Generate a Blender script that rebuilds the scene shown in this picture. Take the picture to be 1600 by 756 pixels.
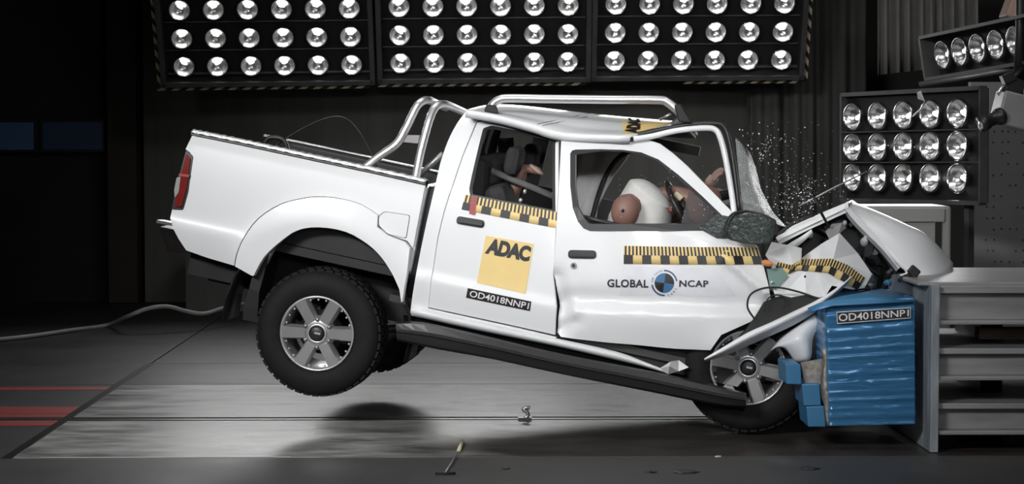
import bpy, bmesh, math, random
from mathutils import Vector, Matrix, Euler, noise
from mathutils.geometry import delaunay_2d_cdt, tessellate_polygon
random.seed(7)
for o in list(bpy.data.objects): bpy.data.objects.remove(o)
SC = bpy.context.scene
COL = SC.collection
R_ = math.radians

# ------------------------------------------------------------------ camera
F = 3080.0
CAM = Vector((0, -10.9, 1.63))
cam = bpy.data.cameras.new('camera')
camo = bpy.data.objects.new('camera', cam); COL.objects.link(camo)
camo.location = CAM
camo.rotation_euler = Euler((math.pi/2 - math.atan(153/F), 0, -math.atan(46/F)))
cam.sensor_width = 36; cam.lens = F/1600*36; cam.clip_end = 200
SC.camera = camo
CM = camo.rotation_euler.to_matrix()

# ------------------------------------------------------------------ world, lights, exposure
wd = bpy.data.worlds.new('world'); SC.world = wd; wd.use_nodes = True
wd.node_tree.nodes['Background'].inputs[0].default_value = (.9, .95, 1, 1)
wd.node_tree.nodes['Background'].inputs[1].default_value = 0.004
SC.view_settings.view_transform = 'Standard'; SC.view_settings.look = 'None'
SC.view_settings.exposure = 0; SC.view_settings.gamma = 1
SC.cycles.use_denoising = True
SC.cycles.max_bounces = 8

def area(name, loc, target, sx, sy, power, spread=180, color=(1, 1, 1)):
    l = bpy.data.lights.new(name, 'AREA'); l.shape = 'RECTANGLE'; l.size = sx; l.size_y = sy
    l.energy = power; l.spread = R_(spread); l.color = color
    o = bpy.data.objects.new(name, l); COL.objects.link(o); o.location = loc
    o.rotation_euler = (Vector(target)-Vector(loc)).to_track_quat('-Z', 'Y').to_euler()
    return o
# banks of floodlights hanging over the camera side of the crash hall, plus an added cab fill
area('key_bank_light', (-4.6, -8.2, 5.0), (-.35, .15, 1.25), 3.2, 1.1, 64, 48)
area('cab_fill_light', (.6, -10.6, 3.0), (.7, .6, 1.36), 1.6, .5, 7, 24)  # unseen lamp, added to light the cab interior through the near windows
area('front_bank_light', (2.2, -7.5, 5.4), (.6, .3, .9), 2.4, 1.0, 9, 60)
area('overhead_bank_light', (-.9, .3, 6.2), (-.7, .6, 1.0), 3.0, 1.4, 22, 95)
# the floodlight banks seen behind the truck, plus an added wall panel fill
area('back_bank_light_a', (-2.05, 7.7, 2.62), (-2.0, 0, .4), 1.7, .55, 24, 130)
area('back_bank_light_b', (0, 7.7, 2.66), (-.3, 0, .4), 1.7, .55, 24, 130)
area('back_bank_light_c', (2.05, 7.7, 2.7), (1.0, 0, .4), 1.7, .55, 12, 130)
area('panel_fill_light', (3.8, -1.5, 6.9), (3.6, 4.0, 1.8), 4.0, 1.5, 60, 100)  # unseen fill lamp, added to brighten the right wall panel
area('side_bank_light', (2.95, 3.1, 1.52), (.6, -.2, 1.0), .9, .6, 8, 130)

# ------------------------------------------------------------------ materials
def mat(name, col, rough=.5, metal=0., var=.06, scale=8., bump=0., spec=.5, emit=None, coat=0., alpha=1., trans=0., stretch=None):
    m = bpy.data.materials.new(name); m.use_nodes = True
    nt = m.node_tree; b = nt.nodes['Principled BSDF']
    b.inputs['Roughness'].default_value = rough; b.inputs['Metallic'].default_value = metal
    b.inputs['Specular IOR Level'].default_value = spec
    b.inputs['Coat Weight'].default_value = coat; b.inputs['Coat Roughness'].default_value = .08
    b.inputs['Alpha'].default_value = alpha; b.inputs['Transmission Weight'].default_value = trans
    tc = nt.nodes.new('ShaderNodeTexCoord'); no = nt.nodes.new('ShaderNodeTexNoise')
    no.inputs['Scale'].default_value = scale; no.inputs['Detail'].default_value = 6
    src = tc.outputs['Object']
    if stretch:
        mp = nt.nodes.new('ShaderNodeMapping'); mp.inputs['Scale'].default_value = stretch
        nt.links.new(src, mp.inputs[0]); src = mp.outputs[0]
    nt.links.new(src, no.inputs['Vector'])
    rp = nt.nodes.new('ShaderNodeValToRGB')
    rp.color_ramp.elements[0].position = .3; rp.color_ramp.elements[1].position = .7
    rp.color_ramp.elements[0].color = (*[c*(1-var) for c in col], 1)
    rp.color_ramp.elements[1].color = (*[min(1, c*(1+var)) for c in col], 1)
    nt.links.new(no.outputs[0], rp.inputs[0]); nt.links.new(rp.outputs[0], b.inputs['Base Color'])
    if bump:
        bp = nt.nodes.new('ShaderNodeBump'); bp.inputs['Strength'].default_value = bump; bp.inputs['Distance'].default_value = .01
        nt.links.new(no.outputs[0], bp.inputs['Height']); nt.links.new(bp.outputs[0], b.inputs['Normal'])
    if emit:
        b.inputs['Emission Color'].default_value = (*emit[:3], 1); b.inputs['Emission Strength'].default_value = emit[3]
    return m
M = dict(
    railcap=mat('bright_rail_cap', (.85, .85, .86), .3, .6, .35, 40, .6), farpaint=mat('white_paint_far_side', (.8, .81, .82), .35, 0, .02, 3),
    paint=mat('white_paint', (.80, .81, .82), .33, 0, .015, 3, coat=.35),
    flare=mat('white_flare', (.74, .745, .76), .4, 0, .02, 3, coat=.2),
    crumple=mat('crumpled_white_paint', (.74, .75, .76), .38, 0, .06, 9, .25, coat=.2),
    black=mat('black_rubber', (.007, .007, .0075), .6),
    seal=mat('window_seal', (.02, .02, .021), .45),
    tyre=mat('tyre_rubber', (.0075, .0075, .0075), .75, 0, .25, 20, .2, spec=.3),
    plastic=mat('dark_plastic', (.014, .014, .0145), .42, 0, .2, 14),
    step=mat('step_bar_dark', (.016, .0155, .0155), .35, 0, .25, 5, stretch=(.3, 3, 6)),
    under=mat('underbody_metal', (.009, .009, .009), .5, .3, .4, 6),
    alloy=mat('alloy_rim', (.33, .33, .335), .34, .6, .05, 10),
    alloyd=mat('alloy_rim_barrel', (.55, .55, .56), .32, .6, .1, 10),
    chrome=mat('polished_tube', (.80, .80, .81), .34, .85, .02, 4),
    steel=mat('dull_steel', (.35, .35, .35), .42, .8, .15, 9),
    red=mat('red_lens', (.20, .018, .014), .18, 0, .12, 12, coat=.6, ),
    redtape=mat('red_tape', (.32, .03, .03), .4),
    amber=mat('amber_lens', (.75, .28, .08), .25, coat=.5),
    clear=mat('clear_lens', (.35, .34, .34), .2, coat=.5),
    yellow=mat('yellow_sticker', (.80, .60, .25), .5, 0, .03, 6),
    ink=mat('black_print', (.018, .016, .018), .5, 0, .02),
    inkb=mat('dark_print', (.03, .032, .045), .5, 0, .02),
    blueink=mat('blue_print', (.05, .16, .33), .5, 0, .03),
    white=mat('white_print', (.8, .8, .8), .5, 0, .02),
    foil=mat('blue_foil', (.05, .185, .37), .18, .2, .10, 5, .05, stretch=(1, 1, 7)),
    foil2=mat('blue_foil_tab', (.05, .19, .36), .4, .1, .1, 6),
    honey=mat('bare_honeycomb', (.33, .31, .28), .5, .5, .4, 30, .6),
    plate=mat('painted_steel_plate', (.33, .37, .40), .45, .2, .35, 4, .1, stretch=(4, 4, .8)),
    beam=mat('grey_steel_beam', (.34, .34, .345), .42, .2, .18, 4, .05, stretch=(.6, 4, 4)),
    wood=mat('old_wood', (.10, .075, .055), .7, 0, .3, 5, stretch=(1, 8, 8)),
    skin=mat('dummy_vinyl', (.23, .125, .10), .5, 0, .10, 9),
    skinl=mat('dummy_vinyl_pale', (.36, .24, .20), .5, 0, .12, 9),
    shirt=mat('white_cotton', (.66, .66, .64), .85, 0, .07, 14, .3),
    cloth=mat('dark_cloth', (.025, .025, .027), .85, 0, .2, 20, .2),
    belt=mat('seat_belt', (.10, .10, .10), .7),
    trimgrey=mat('interior_trim', (.035, .034, .033), .65, 0, .15, 6),
    glass=None, bankf=mat('bank_housing', (.012, .012, .013), .55, 0, .2, 5),
    bankb=mat('bank_bar', (.13, .13, .135), .4, .5, .2, 6),
    reflector=mat('reflector', (.80, .80, .80), .24, 1., .12, 18, .35, stretch=(1, 1, .5)),
    bulb=mat('lamp_bulb', (1, 1, 1), .3, emit=(1, 1, .98, 9)),
    hazy=mat('hazard_ochre', (.55, .46, .32), .6), hazk=mat('hazard_black', (.015, .015, .015), .6),
    curtain=mat('grey_curtain', (.20, .195, .185), .9, 0, .12, 6), curtaind=mat('dark_curtain', (.075, .073, .07), .9, 0, .2, 3, stretch=(3, 3, .3)),
    wall=mat('dark_wall', (.022, .020, .018), .8, 0, .25, 1.2), column=mat('dark_column', (.035, .03, .024), .8, 0, .2, 2),
    panel=mat('grey_wall_panel', (.15, .15, .15), .6, 0, .08, 3), cab=mat('pale_cabinet', (.26, .26, .25), .5, 0, .06, 3),
    hole=mat('panel_hole', (.03, .03, .03), .8),
    winglass=mat('window_pane', (.035, .07, .13), .25, 0, .25, 2, emit=(.25, .5, 1, .010)),
    camgrey=mat('camera_body_grey', (.2, .2, .2), .45), hose=mat('pale_hose', (.26, .26, .25), .5, 0, .1, 9),
    debris=mat('pale_debris', (.55, .55, .54), .5), wire=mat('bright_wire', (.45, .45, .45), .35, .7),
    shard=mat('glass_crumbs', (.80, .85, .84), .15, 0, .1, 30, coat=.5), handle=mat('tool_handle', (.55, .52, .33), .5),
)
def glass_mat(name, tint, alpha, crack=0.):
    m = bpy.data.materials.new(name); m.use_nodes = True; nt = m.node_tree
    b = nt.nodes['Principled BSDF']
    b.inputs['Roughness'].default_value = .12; b.inputs['Base Color'].default_value = (*tint, 1)
    tc = nt.nodes.new('ShaderNodeTexCoord'); vo = nt.nodes.new('ShaderNodeTexVoronoi'); vo.feature = 'DISTANCE_TO_EDGE'
    vo.inputs['Scale'].default_value = 45; nt.links.new(tc.outputs['Object'], vo.inputs['Vector'])
    no = nt.nodes.new('ShaderNodeTexNoise'); no.inputs['Scale'].default_value = 14; no.inputs['Detail'].default_value = 8
    nt.links.new(tc.outputs['Object'], no.inputs['Vector'])
    r1 = nt.nodes.new('ShaderNodeMapRange'); r1.inputs[1].default_value = 0; r1.inputs[2].default_value = .06
    r1.inputs[3].default_value = min(1, alpha+crack); r1.inputs[4].default_value = alpha
    nt.links.new(vo.outputs['Distance'], r1.inputs[0])
    mu = nt.nodes.new('ShaderNodeMath'); mu.operation = 'MULTIPLY'
    r2 = nt.nodes.new('ShaderNodeMapRange'); r2.inputs[1].default_value = .3; r2.inputs[2].default_value = .7; r2.inputs[3].default_value = .6; r2.inputs[4].default_value = 1.3
    nt.links.new(no.outputs[0], r2.inputs[0]); nt.links.new(r1.outputs[0], mu.inputs[0]); nt.links.new(r2.outputs[0], mu.inputs[1])
    nt.links.new(mu.outputs[0], b.inputs['Alpha'])
    bp = nt.nodes.new('ShaderNodeBump'); bp.inputs['Strength'].default_value = .5; bp.inputs['Distance'].default_value = .004
    nt.links.new(no.outputs[0], bp.inputs['Height']); nt.links.new(bp.outputs[0], b.inputs['Normal'])
    return m
M['glass'] = glass_mat('shattered_windscreen', (.10, .145, .135), .42, .05)
M['glass'].node_tree.nodes['Principled BSDF'].inputs['Specular IOR Level'].default_value = .12
M['glass'].node_tree.nodes['Principled BSDF'].inputs['Roughness'].default_value = .35
M['glass'].node_tree.nodes['Bump'].inputs['Strength'].default_value = .04
M['mirror'] = mat('shattered_mirror', (.05, .056, .054), .22, 0, .3, 30, .5)
_nt = M['mirror'].node_tree; _b = _nt.nodes['Principled BSDF']
_vo = _nt.nodes.new('ShaderNodeTexNoise'); _vo.inputs['Scale'].default_value = 75; _vo.inputs['Detail'].default_value = 10; _vo.inputs['Roughness'].default_value = .8
_rp = _nt.nodes.new('ShaderNodeValToRGB'); _rp.color_ramp.elements[0].position = .45; _rp.color_ramp.elements[0].color = (.030, .038, .036, 1); _rp.color_ramp.elements[1].position = .75; _rp.color_ramp.elements[1].color = (.13, .155, .15, 1)
_tc = _nt.nodes.new('ShaderNodeTexCoord'); _nt.links.new(_tc.outputs['Object'], _vo.inputs['Vector']); _nt.links.new(_vo.outputs[0], _rp.inputs[0]); _nt.links.new(_rp.outputs[0], _b.inputs['Base Color'])
M['dusty'] = glass_mat('dusty_side_glass', (.12, .12, .12), .45, .1)

# ------------------------------------------------------------------ pixel to world, truck frame
def ray(px, py): return CM @ Vector(((px-800)/F, -(py-378)/F, -1))
def atY(px, py, Y):
    d = ray(px, py); return CAM + d*((Y-CAM.y)/d.y)
def floorpt(px, py, z=0.):
    d = ray(px, py); return CAM + d*((z-CAM.z)/d.z)
RT = Matrix.Rotation(R_(-9), 3, 'Z') @ Matrix.Rotation(R_(11.5), 3, 'Y') @ Matrix.Rotation(R_(1.5), 3, 'X')
RTI = RT.transposed()
O = atY(495, 520, .28)
EV = RT @ Vector((0, 1, 0))
def L(px, py, v=0.):
    d = ray(px, py); t = (O + EV*v - CAM).dot(EV)/d.dot(EV)
    return RTI @ (CAM + d*t - O)
def LS(px, py, S, off=0.):
    v = 0.
    for _ in range(7):
        p = L(px, py, v); v = S(p.x, p.z) + off
    return L(px, py, v)
TRUCK = Matrix.Translation(O) @ RT.to_4x4()

def sstep(a, b, x):
    t = min(1, max(0, (x-a)/(b-a))); return t*t*(3-2*t)
def seg_d(u, w, a, b):
    ax, ay, bx, by = a[0], a[1], b[0], b[1]
    dx, dy = bx-ax, by-ay; t = ((u-ax)*dx+(w-ay)*dy)/(dx*dx+dy*dy); t = min(1, max(0, t))
    return math.hypot(u-ax-t*dx, w-ay-t*dy)
def S_base(u, w):
    v = .012 + .05*(max(0, (w-.6))/.35)**2*.5
    if w > .95: v += .30*(w-.95) + .06*sstep(1.30, 1.5, w)
    v += .013*sstep(.415, .50, w)                       # ledge above the side crease
    if w < .44: v += .55*(.44-w)**1.35
    return v
def S_bed(u, w):
    v = S_base(u, w)
    if w > .9: v = .045 + .05*(w-.9)
    return v
ARC = (-.04, .0)
def S_flare(u, w):
    d = math.hypot(u-ARC[0], (w-ARC[1]))
    return .024 + .05*max(0, .30-w) - .045*sstep(.88, .60, d)
def Lp(px, py): p = L(px, py, 0); return (p.x, p.z)
_d1, _d2, _d3, _d4 = Lp(868, 436), Lp(874, 478), Lp(872, 515), Lp(896, 470)
_r1, _r2 = Lp(1140, 408), Lp(1207, 466)
_c1, _c2 = Lp(905, 484), Lp(1180, 494)
_n1, _n2 = Lp(888, 478), Lp(905, 500)
def S_door(u, w):
    v = -.03 + .012 + .05*(max(0, (w-.6))/.35)**2*.4
    if w > .98: v += .27*(w-.98)
    wc = _c1[1] + (_c2[1]-_c1[1])*(u-_c1[0])/(_c2[0]-_c1[0])     # crease of the buckled door
    v += .012*sstep(-.02, .05, w-wc) + .030*sstep(1.25, 1.40, u)*math.exp(-((w-wc-.065)/.055)**2)
    if w < wc: v += .55*(wc-w)**1.3
    v += .045*math.exp(-(seg_d(u, w, _d1, _d2)/.05)**2) + .05*math.exp(-(seg_d(u, w, _d2, _d3)/.06)**2)
    v -= .010*math.exp(-(seg_d(u, w, _d4, _n2)/.022)**2)
    v += .018*math.exp(-(seg_d(u, w, _n2, _d3)/.035)**2)
    v -= .045*math.exp(-(seg_d(u, w, _r1, _r2)/.035)**2)
    v += .05*sstep(2.05, 2.45, u)
    v += .006*math.sin(u*17+w*9)*sstep(1.35, 1.6, u)
    return v

# ------------------------------------------------------------------ object helpers
def link(name, me, m=None, parent=None):
    o = bpy.data.objects.new(name, me); COL.objects.link(o)
    if m is not None:
        for mm in (m if isinstance(m, (list, tuple)) else [m]): me.materials.append(mm)
    if parent is not None: o.parent = parent
    return o
def tag(o, label=None, cat=None, group=None, kind=None):
    if label: o['label'] = label
    if cat: o['category'] = cat
    if group: o['group'] = group
    if kind: o['kind'] = kind
    return o
def empty(name, loc=(0, 0, 0), mtx=None):
    o = bpy.data.objects.new(name, None); COL.objects.link(o); o.empty_display_size = .2
    if mtx is not None: o.matrix_world = mtx
    else: o.location = loc
    return o
class MB:
    def __init__(s): s.v = []; s.f = []; s.mi = []; s.sm = []
    def add(s, vs, fs, mi=0, smooth=False):
        b = len(s.v); s.v += [tuple(x) for x in vs]
        for f in fs: s.f.append([b+i for i in f]); s.mi.append(mi); s.sm.append(smooth)
        return s
    def box(s, c, sz, rot=None, mi=0, taper=1.):
        x, y, z = sz[0]/2, sz[1]/2, sz[2]/2; c = Vector(c)
        vs = [Vector((i*x*(taper if k > 0 else 1), j*y*(taper if k > 0 else 1), k*z)) for k in (-1, 1) for j in (-1, 1) for i in (-1, 1)]
        if rot is not None: vs = [rot @ q for q in vs]
        return s.add([c+q for q in vs], [(0, 2, 3, 1), (4, 5, 7, 6), (0, 1, 5, 4), (2, 6, 7, 3), (0, 4, 6, 2), (1, 3, 7, 5)], mi)
    def tube(s, pts, r, n=10, mi=0, flat=None, smooth=True):
        pts = [Vector(p) for p in pts]; rs = r if isinstance(r, (list, tuple)) else [r]*len(pts)
        vs = []; up = Vector((.13, .2, 1)).normalized()
        for i, p in enumerate(pts):
            t = (pts[min(i+1, len(pts)-1)]-pts[max(i-1, 0)]).normalized()
            a = t.cross(up)
            if a.length < .05: a = t.cross(Vector((1, 0, 0)))
            a.normalize(); b = a.cross(t).normalized()
            for k in range(n):
                q = 2*math.pi*k/n; fa, fb = (flat or (1, 1))
                vs.append(p + a*(math.cos(q)*rs[i]*fa) + b*(math.sin(q)*rs[i]*fb))
        fs = [(i*n+k, i*n+(k+1) % n, (i+1)*n+(k+1) % n, (i+1)*n+k) for i in range(len(pts)-1) for k in range(n)]
        fs += [tuple(range(n-1, -1, -1)), tuple((len(pts)-1)*n+k for k in range(n))]
        s.add(vs, fs, mi, smooth); return s
    def lathe(s, prof, n=48, mi=0, ax='y', c=(0, 0, 0), smooth=True):   # prof: (radius, along axis)
        c = Vector(c); vs = []
        for k in range(n):
            q = 2*math.pi*k/n
            for (r, a) in prof:
                if ax == 'y': vs.append(c+Vector((r*math.cos(q), a, r*math.sin(q))))
                else: vs.append(c+Vector((r*math.cos(q), r*math.sin(q), a)))
        m = len(prof)
        fs = [(k*m+i, k*m+i+1, ((k+1) % n)*m+i+1, ((k+1) % n)*m+i) for k in range(n) for i in range(m-1)]
        return s.add(vs, fs, mi, smooth)
    def grid(s, rows, mi=0, smooth=True, close=False):
        m = len(rows[0]); vs = [p for r in rows for p in r]; n = len(rows)
        fs = [(i*m+j, i*m+j+1, ((i+1) % n)*m+j+1, ((i+1) % n)*m+j) for i in range(n if close else n-1) for j in range(m-1)]
        return s.add(vs, fs, mi, smooth)
    def ell(s, c, r, n=16, mi=0, rot=None):
        c = Vector(c); vs = []; fs = []
        for i in range(n+1):
            a = math.pi*i/n
            for k in range(n*2):
                b = math.pi*k/n
                q = Vector((r[0]*math.sin(a)*math.cos(b), r[1]*math.sin(a)*math.sin(b), r[2]*math.cos(a)))
                vs.append(c + (rot @ q if rot is not None else q))
        for i in range(n):
            for k in range(n*2): fs.append((i*2*n+k, i*2*n+(k+1) % (2*n), (i+1)*2*n+(k+1) % (2*n), (i+1)*2*n+k))
        return s.add(vs, fs, mi, True)
    def prism(s, pts, h0, h1, fn, mi=0):   # flat polygon, fn(x, y, h) -> point
        n = len(pts); vs = [fn(x, y, h0) for x, y in pts]+[fn(x, y, h1) for x, y in pts]
        return s.add(vs, [tuple(range(n)), tuple(range(2*n-1, n-1, -1))]+[(i, i+n, (i+1) % n+n, (i+1) % n) for i in range(n)], mi)
    def build(s, name, m=None, parent=None, solid=0., bevel=0., recalc=True):
        me = bpy.data.meshes.new(name); me.from_pydata(s.v, [], s.f)
        for p, mi, sm in zip(me.polygons, s.mi, s.sm): p.material_index = mi; p.use_smooth = sm
        if recalc:
            bm = bmesh.new(); bm.from_mesh(me); bmesh.ops.remove_doubles(bm, verts=bm.verts, dist=1e-5)
            bmesh.ops.recalc_face_normals(bm, faces=bm.faces)
            bm.to_mesh(me); bm.free()
        o = link(name, me, m, parent)
        if solid:
            md = o.modifiers.new('solid', 'SOLIDIFY'); md.thickness = solid; md.offset = 0
        if bevel:
            md = o.modifiers.new('bevel', 'BEVEL'); md.width = bevel; md.segments = 2; md.limit_method = 'ANGLE'
        return o
def catmull(pts, k=6, closed=False):
    pts = [Vector(p) for p in pts]; n = len(pts); out = []
    rng = range(n if closed else n-1)
    for i in rng:
        g = lambda j: pts[j % n] if closed else pts[min(max(j, 0), n-1)]
        p0, p1, p2, p3 = g(i-1), g(i), g(i+1), g(i+2)
        for q in range(k):
            t = q/k
            out.append(.5*((2*p1)+(p2-p0)*t+(2*p0-5*p1+4*p2-p3)*t*t+(3*p1-p0-3*p2+p3)*t**3))
    if not closed: out.append(pts[-1])
    return out
def cm2(pts, k=5, closed=False): return [(p.x, p.y) for p in catmull([(a, b, 0) for a, b in pts], k, closed)]
def rounded(pts, r=3., n=4):
    out = []; m = len(pts)
    for i in range(m):
        p = Vector(pts[i]); a = Vector(pts[i-1])-p; b = Vector(pts[(i+1) % m])-p
        ra, rb = min(r, a.length*.45), min(r, b.length*.45)
        A, B = p+a.normalized()*ra, p+b.normalized()*rb
        for k in range(n+1):
            t = k/n; q = A*(1-t)**2+p*2*t*(1-t)+B*t*t; out.append((q.x, q.y))
    return out
def inside(x, y, poly):
    c = False; j = len(poly)-1
    for i in range(len(poly)):
        xi, yi = poly[i]; xj, yj = poly[j]
        if (yi > y) != (yj > y) and x < (xj-xi)*(y-yi)/(yj-yi)+xi: c = not c
        j = i
    return c
def poly_dist(x, y, poly):
    return min(seg_d(x, y, poly[i-1], poly[i]) for i in range(len(poly)))
def dens(poly, step):
    out = []
    for i in range(len(poly)):
        a, b = Vector(poly[i]), Vector(poly[(i+1) % len(poly)]); k = max(1, int((b-a).length/step))
        out += [tuple(a+(b-a)*(q/k)) for q in range(k)]
    return out
def panel(name, outline, S, m, parent, holes=(), thick=.03, step=.035, off=0., lip=.006, local=False):
    """sheet-metal panel: outline in photograph pixels laid on the truck's curved side surface"""
    def cv(pl):
        if local: return [tuple(p) for p in pl]
        r = []
        for (x, y) in pl:
            q = LS(x, y, S, off); r.append((q.x, q.z))
        return r
    polys = [dens(cv(outline), step)] + [dens(cv(h), step) for h in holes]
    pts = []; edges = []
    for pl in polys:
        b = len(pts); pts += pl; edges += [(b+i, b+(i+1) % len(pl)) for i in range(len(pl))]
    ob = polys[0]; x0, x1 = min(p[0] for p in ob), max(p[0] for p in ob); y0, y1 = min(p[1] for p in ob), max(p[1] for p in ob)
    y = y0+step*.5; row = 0
    while y < y1:
        x = x0 + (step*.5 if row % 2 else 0)
        while x < x1:
            if inside(x, y, ob) and not any(inside(x, y, h) for h in polys[1:]) and all(poly_dist(x, y, q) > step*.55 for q in polys):
                pts.append((x, y))
            x += step
        y += step*.866; row += 1
    vv, ee, ff, ov, oe, of = delaunay_2d_cdt([Vector(p) for p in pts], edges, [], 0, 1e-6)
    tris = []
    for f in ff:
        cx = sum(vv[i].x for i in f)/3; cy = sum(vv[i].y for i in f)/3
        if inside(cx, cy, ob) and not any(inside(cx, cy, h) for h in polys[1:]):
            a, b, c = [vv[i] for i in f]
            if (b-a).cross(c-a) < 0: f = f[::-1]
            tris.append(tuple(f))
    V = []; N = []; Fc = []
    e = 2e-3
    def nrm(u, w):
        return Vector(((S(u+e, w)-S(u-e, w))/(2*e), -1, (S(u, w+e)-S(u, w-e))/(2*e))).normalized()
    nv = len(vv)
    for q in vv: V.append((q.x, S(q.x, q.y)+off, q.y)); N.append(nrm(q.x, q.y))
    for q in vv: V.append((q.x, S(q.x, q.y)+off+thick, q.y)); N.append(-nrm(q.x, q.y))
    # front faces the viewer: local -v.  (u, w) counter-clockwise seen from -v
    for t in tris: Fc.append(t); Fc.append(tuple(nv+i for i in t[::-1]))
    cnt = {}
    for t in tris:
        for k in range(3): cnt[(t[k], t[(k+1) % 3])] = 1
    for (a, b) in list(cnt):
        if (b, a) in cnt: continue
        d = (vv[b]-vv[a]); nn = Vector((d.y, 0, -d.x))
        if nn.length < 1e-9: continue
        nn.normalize(); base = len(V)
        for i in (a, b): V.append(V[i]); N.append((nn*.8+N[i]*.6).normalized())
        for i in (b, a): V.append(V[nv+i]); N.append(nn)
        Fc.append((base+1, base, base+3, base+2))
    me = bpy.data.meshes.new(name); me.from_pydata(V, [], Fc)
    for p in me.polygons: p.use_smooth = True
    me.validate(); me.update()
    if len(me.vertices) == len(N): me.normals_split_custom_set_from_vertices([tuple(n) for n in N])
    return link(name, me, m, parent)
def ring(name, outline, S, m, parent, w_px=6, thick=.03, off=-.004, widths=None):
    """rubber frame that runs inside a window outline"""
    n = len(outline); c = Vector((sum(p[0] for p in outline)/n, sum(p[1] for p in outline)/n))
    inn = []
    for i, p in enumerate(outline):
        a, b = Vector(outline[i-1]), Vector(outline[(i+1) % n]); t = (b-a).normalized(); nn = Vector((-t.y, t.x))
        if nn.dot(c-Vector(p)) < 0: nn.negate()
        inn.append(tuple(Vector(p)+nn*(w_px if widths is None else widths(p))))
    A = [LS(x, y, S, off) for x, y in outline]; B = [LS(x, y, S, off) for x, y in inn]
    d = Vector((0, thick, 0)); mb = MB()
    mb.grid([[A[i]+d, A[i], B[i], B[i]+d] for i in range(n)], smooth=False, close=True)
    return mb.build(name, m, parent)
def bil(q, s, t):   # quad tl tr br bl in pixels, s right, t down
    a, b, c, d = [Vector(p) for p in q]
    p = (a*(1-s)+b*s)*(1-t)+(d*(1-s)+c*s)*t
    return p.x, p.y
def text_mesh(txt, bold=0., space=1.):
    cu = bpy.data.curves.new('t', 'FONT'); cu.body = txt; cu.size = 1; cu.offset = bold; cu.resolution_u = 4; cu.space_character = space
    o = bpy.data.objects.new('t', cu); COL.objects.link(o)
    dg = bpy.context.evaluated_depsgraph_get(); me = bpy.data.meshes.new_from_object(o.evaluated_get(dg))
    bpy.data.objects.remove(o)
    vs = [v.co.copy() for v in me.vertices]; fs = [tuple(p.vertices) for p in me.polygons]
    bpy.data.meshes.remove(me); return vs, fs
def text_on(name, txt, quad, place, m, parent, bold=0., space=1.):
    vs, fs = text_mesh(txt, bold, space)
    x0, x1 = min(v.x for v in vs), max(v.x for v in vs); y0, y1 = min(v.y for v in vs), max(v.y for v in vs)
    mb = MB(); out = [place(*bil(quad, (v.x-x0)/(x1-x0), 1-(v.y-y0)/(y1-y0))) for v in vs]
    mb.add(out, fs)
    return mb.build(name, m, parent, recalc=False)
def strip_grid(top, bot, place, n, t0=0., t1=1., s0=0., s1=1., rows=2):
    def pl(pts, s):
        ls = [0]
        for i in range(1, len(pts)): ls.append(ls[-1]+(Vector(pts[i])-Vector(pts[i-1])).length)
        d = s*ls[-1]
        for i in range(1, len(pts)):
            if d <= ls[i]+1e-9:
                q = (d-ls[i-1])/(ls[i]-ls[i-1]); return Vector(pts[i-1]).lerp(Vector(pts[i]), q)
        return Vector(pts[-1])
    g = []
    for i in range(n+1):
        s = s0+(s1-s0)*i/n; a, b = pl(top, s), pl(bot, s)
        g.append([place(*a.lerp(b, t0+(t1-t0)*j/(rows-1))) for j in range(rows)])
    return g
def tape(top, bot, place, place2, nsq, parent, first_black=True, holder=None):
    mb = MB(); mb.grid(strip_grid(top, bot, place, nsq*3, rows=4))
    o = mb.build('measuring_tape', M['yellow'], parent, solid=.002)
    o['label'] = 'yellow and black checked measuring tape'
    k = MB()
    for i in range(nsq):
        if (i % 2 == 0) == first_black: k.grid(strip_grid(top, bot, place2, 3, .5, 1., i/nsq, (i+1)/nsq, rows=3))
    nt = int(nsq*2.5)
    for i in range(nt):
        k.grid(strip_grid(top, bot, place2, 1, 0., .52, (i+.25)/nt, (i+.75)/nt, rows=3))
    b = k.build('black_marks', M['ink'], o, recalc=False); return o

# ================================================================== THE SETTING
def quad_floor(name, x0, x1, y0, y1, z0, z1, m, parent=None):
    return MB().box(((x0+x1)/2, (y0+y1)/2, (z0+z1)/2), (x1-x0, y1-y0, z1-z0)).build(name, m, parent)
def floor_mat(name, a, b, rough0, rough1, scale, stretch, bump=.1):
    m = bpy.data.materials.new(name); m.use_nodes = True; nt = m.node_tree; p = nt.nodes['Principled BSDF']; p.inputs['Specular IOR Level'].default_value = .3
    tc = nt.nodes.new('ShaderNodeTexCoord'); mp = nt.nodes.new('ShaderNodeMapping'); mp.inputs['Scale'].default_value = stretch
    n1 = nt.nodes.new('ShaderNodeTexNoise'); n1.inputs['Scale'].default_value = scale; n1.inputs['Detail'].default_value = 9; n1.inputs['Roughness'].default_value = .62
    nt.links.new(tc.outputs['Object'], mp.inputs[0]); nt.links.new(mp.outputs[0], n1.inputs['Vector'])
    r = nt.nodes.new('ShaderNodeValToRGB'); r.color_ramp.elements[0].position = .33; r.color_ramp.elements[1].position = .68
    r.color_ramp.elements[0].color = (*a, 1); r.color_ramp.elements[1].color = (*b, 1)
    nt.links.new(n1.outputs[0], r.inputs[0]); nt.links.new(r.outputs[0], p.inputs['Base Color'])
    mr = nt.nodes.new('ShaderNodeMapRange'); mr.inputs[1].default_value = .3; mr.inputs[2].default_value = .7
    mr.inputs[3].default_value = rough0; mr.inputs[4].default_value = rough1
    nt.links.new(n1.outputs[0], mr.inputs[0]); nt.links.new(mr.outputs[0], p.inputs['Roughness'])
    bp = nt.nodes.new('ShaderNodeBump'); bp.inputs['Strength'].default_value = bump; bp.inputs['Distance'].default_value = .01
    nt.links.new(n1.outputs[0], bp.inputs['Height']); nt.links.new(bp.outputs[0], p.inputs['Normal'])
    return m
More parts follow.
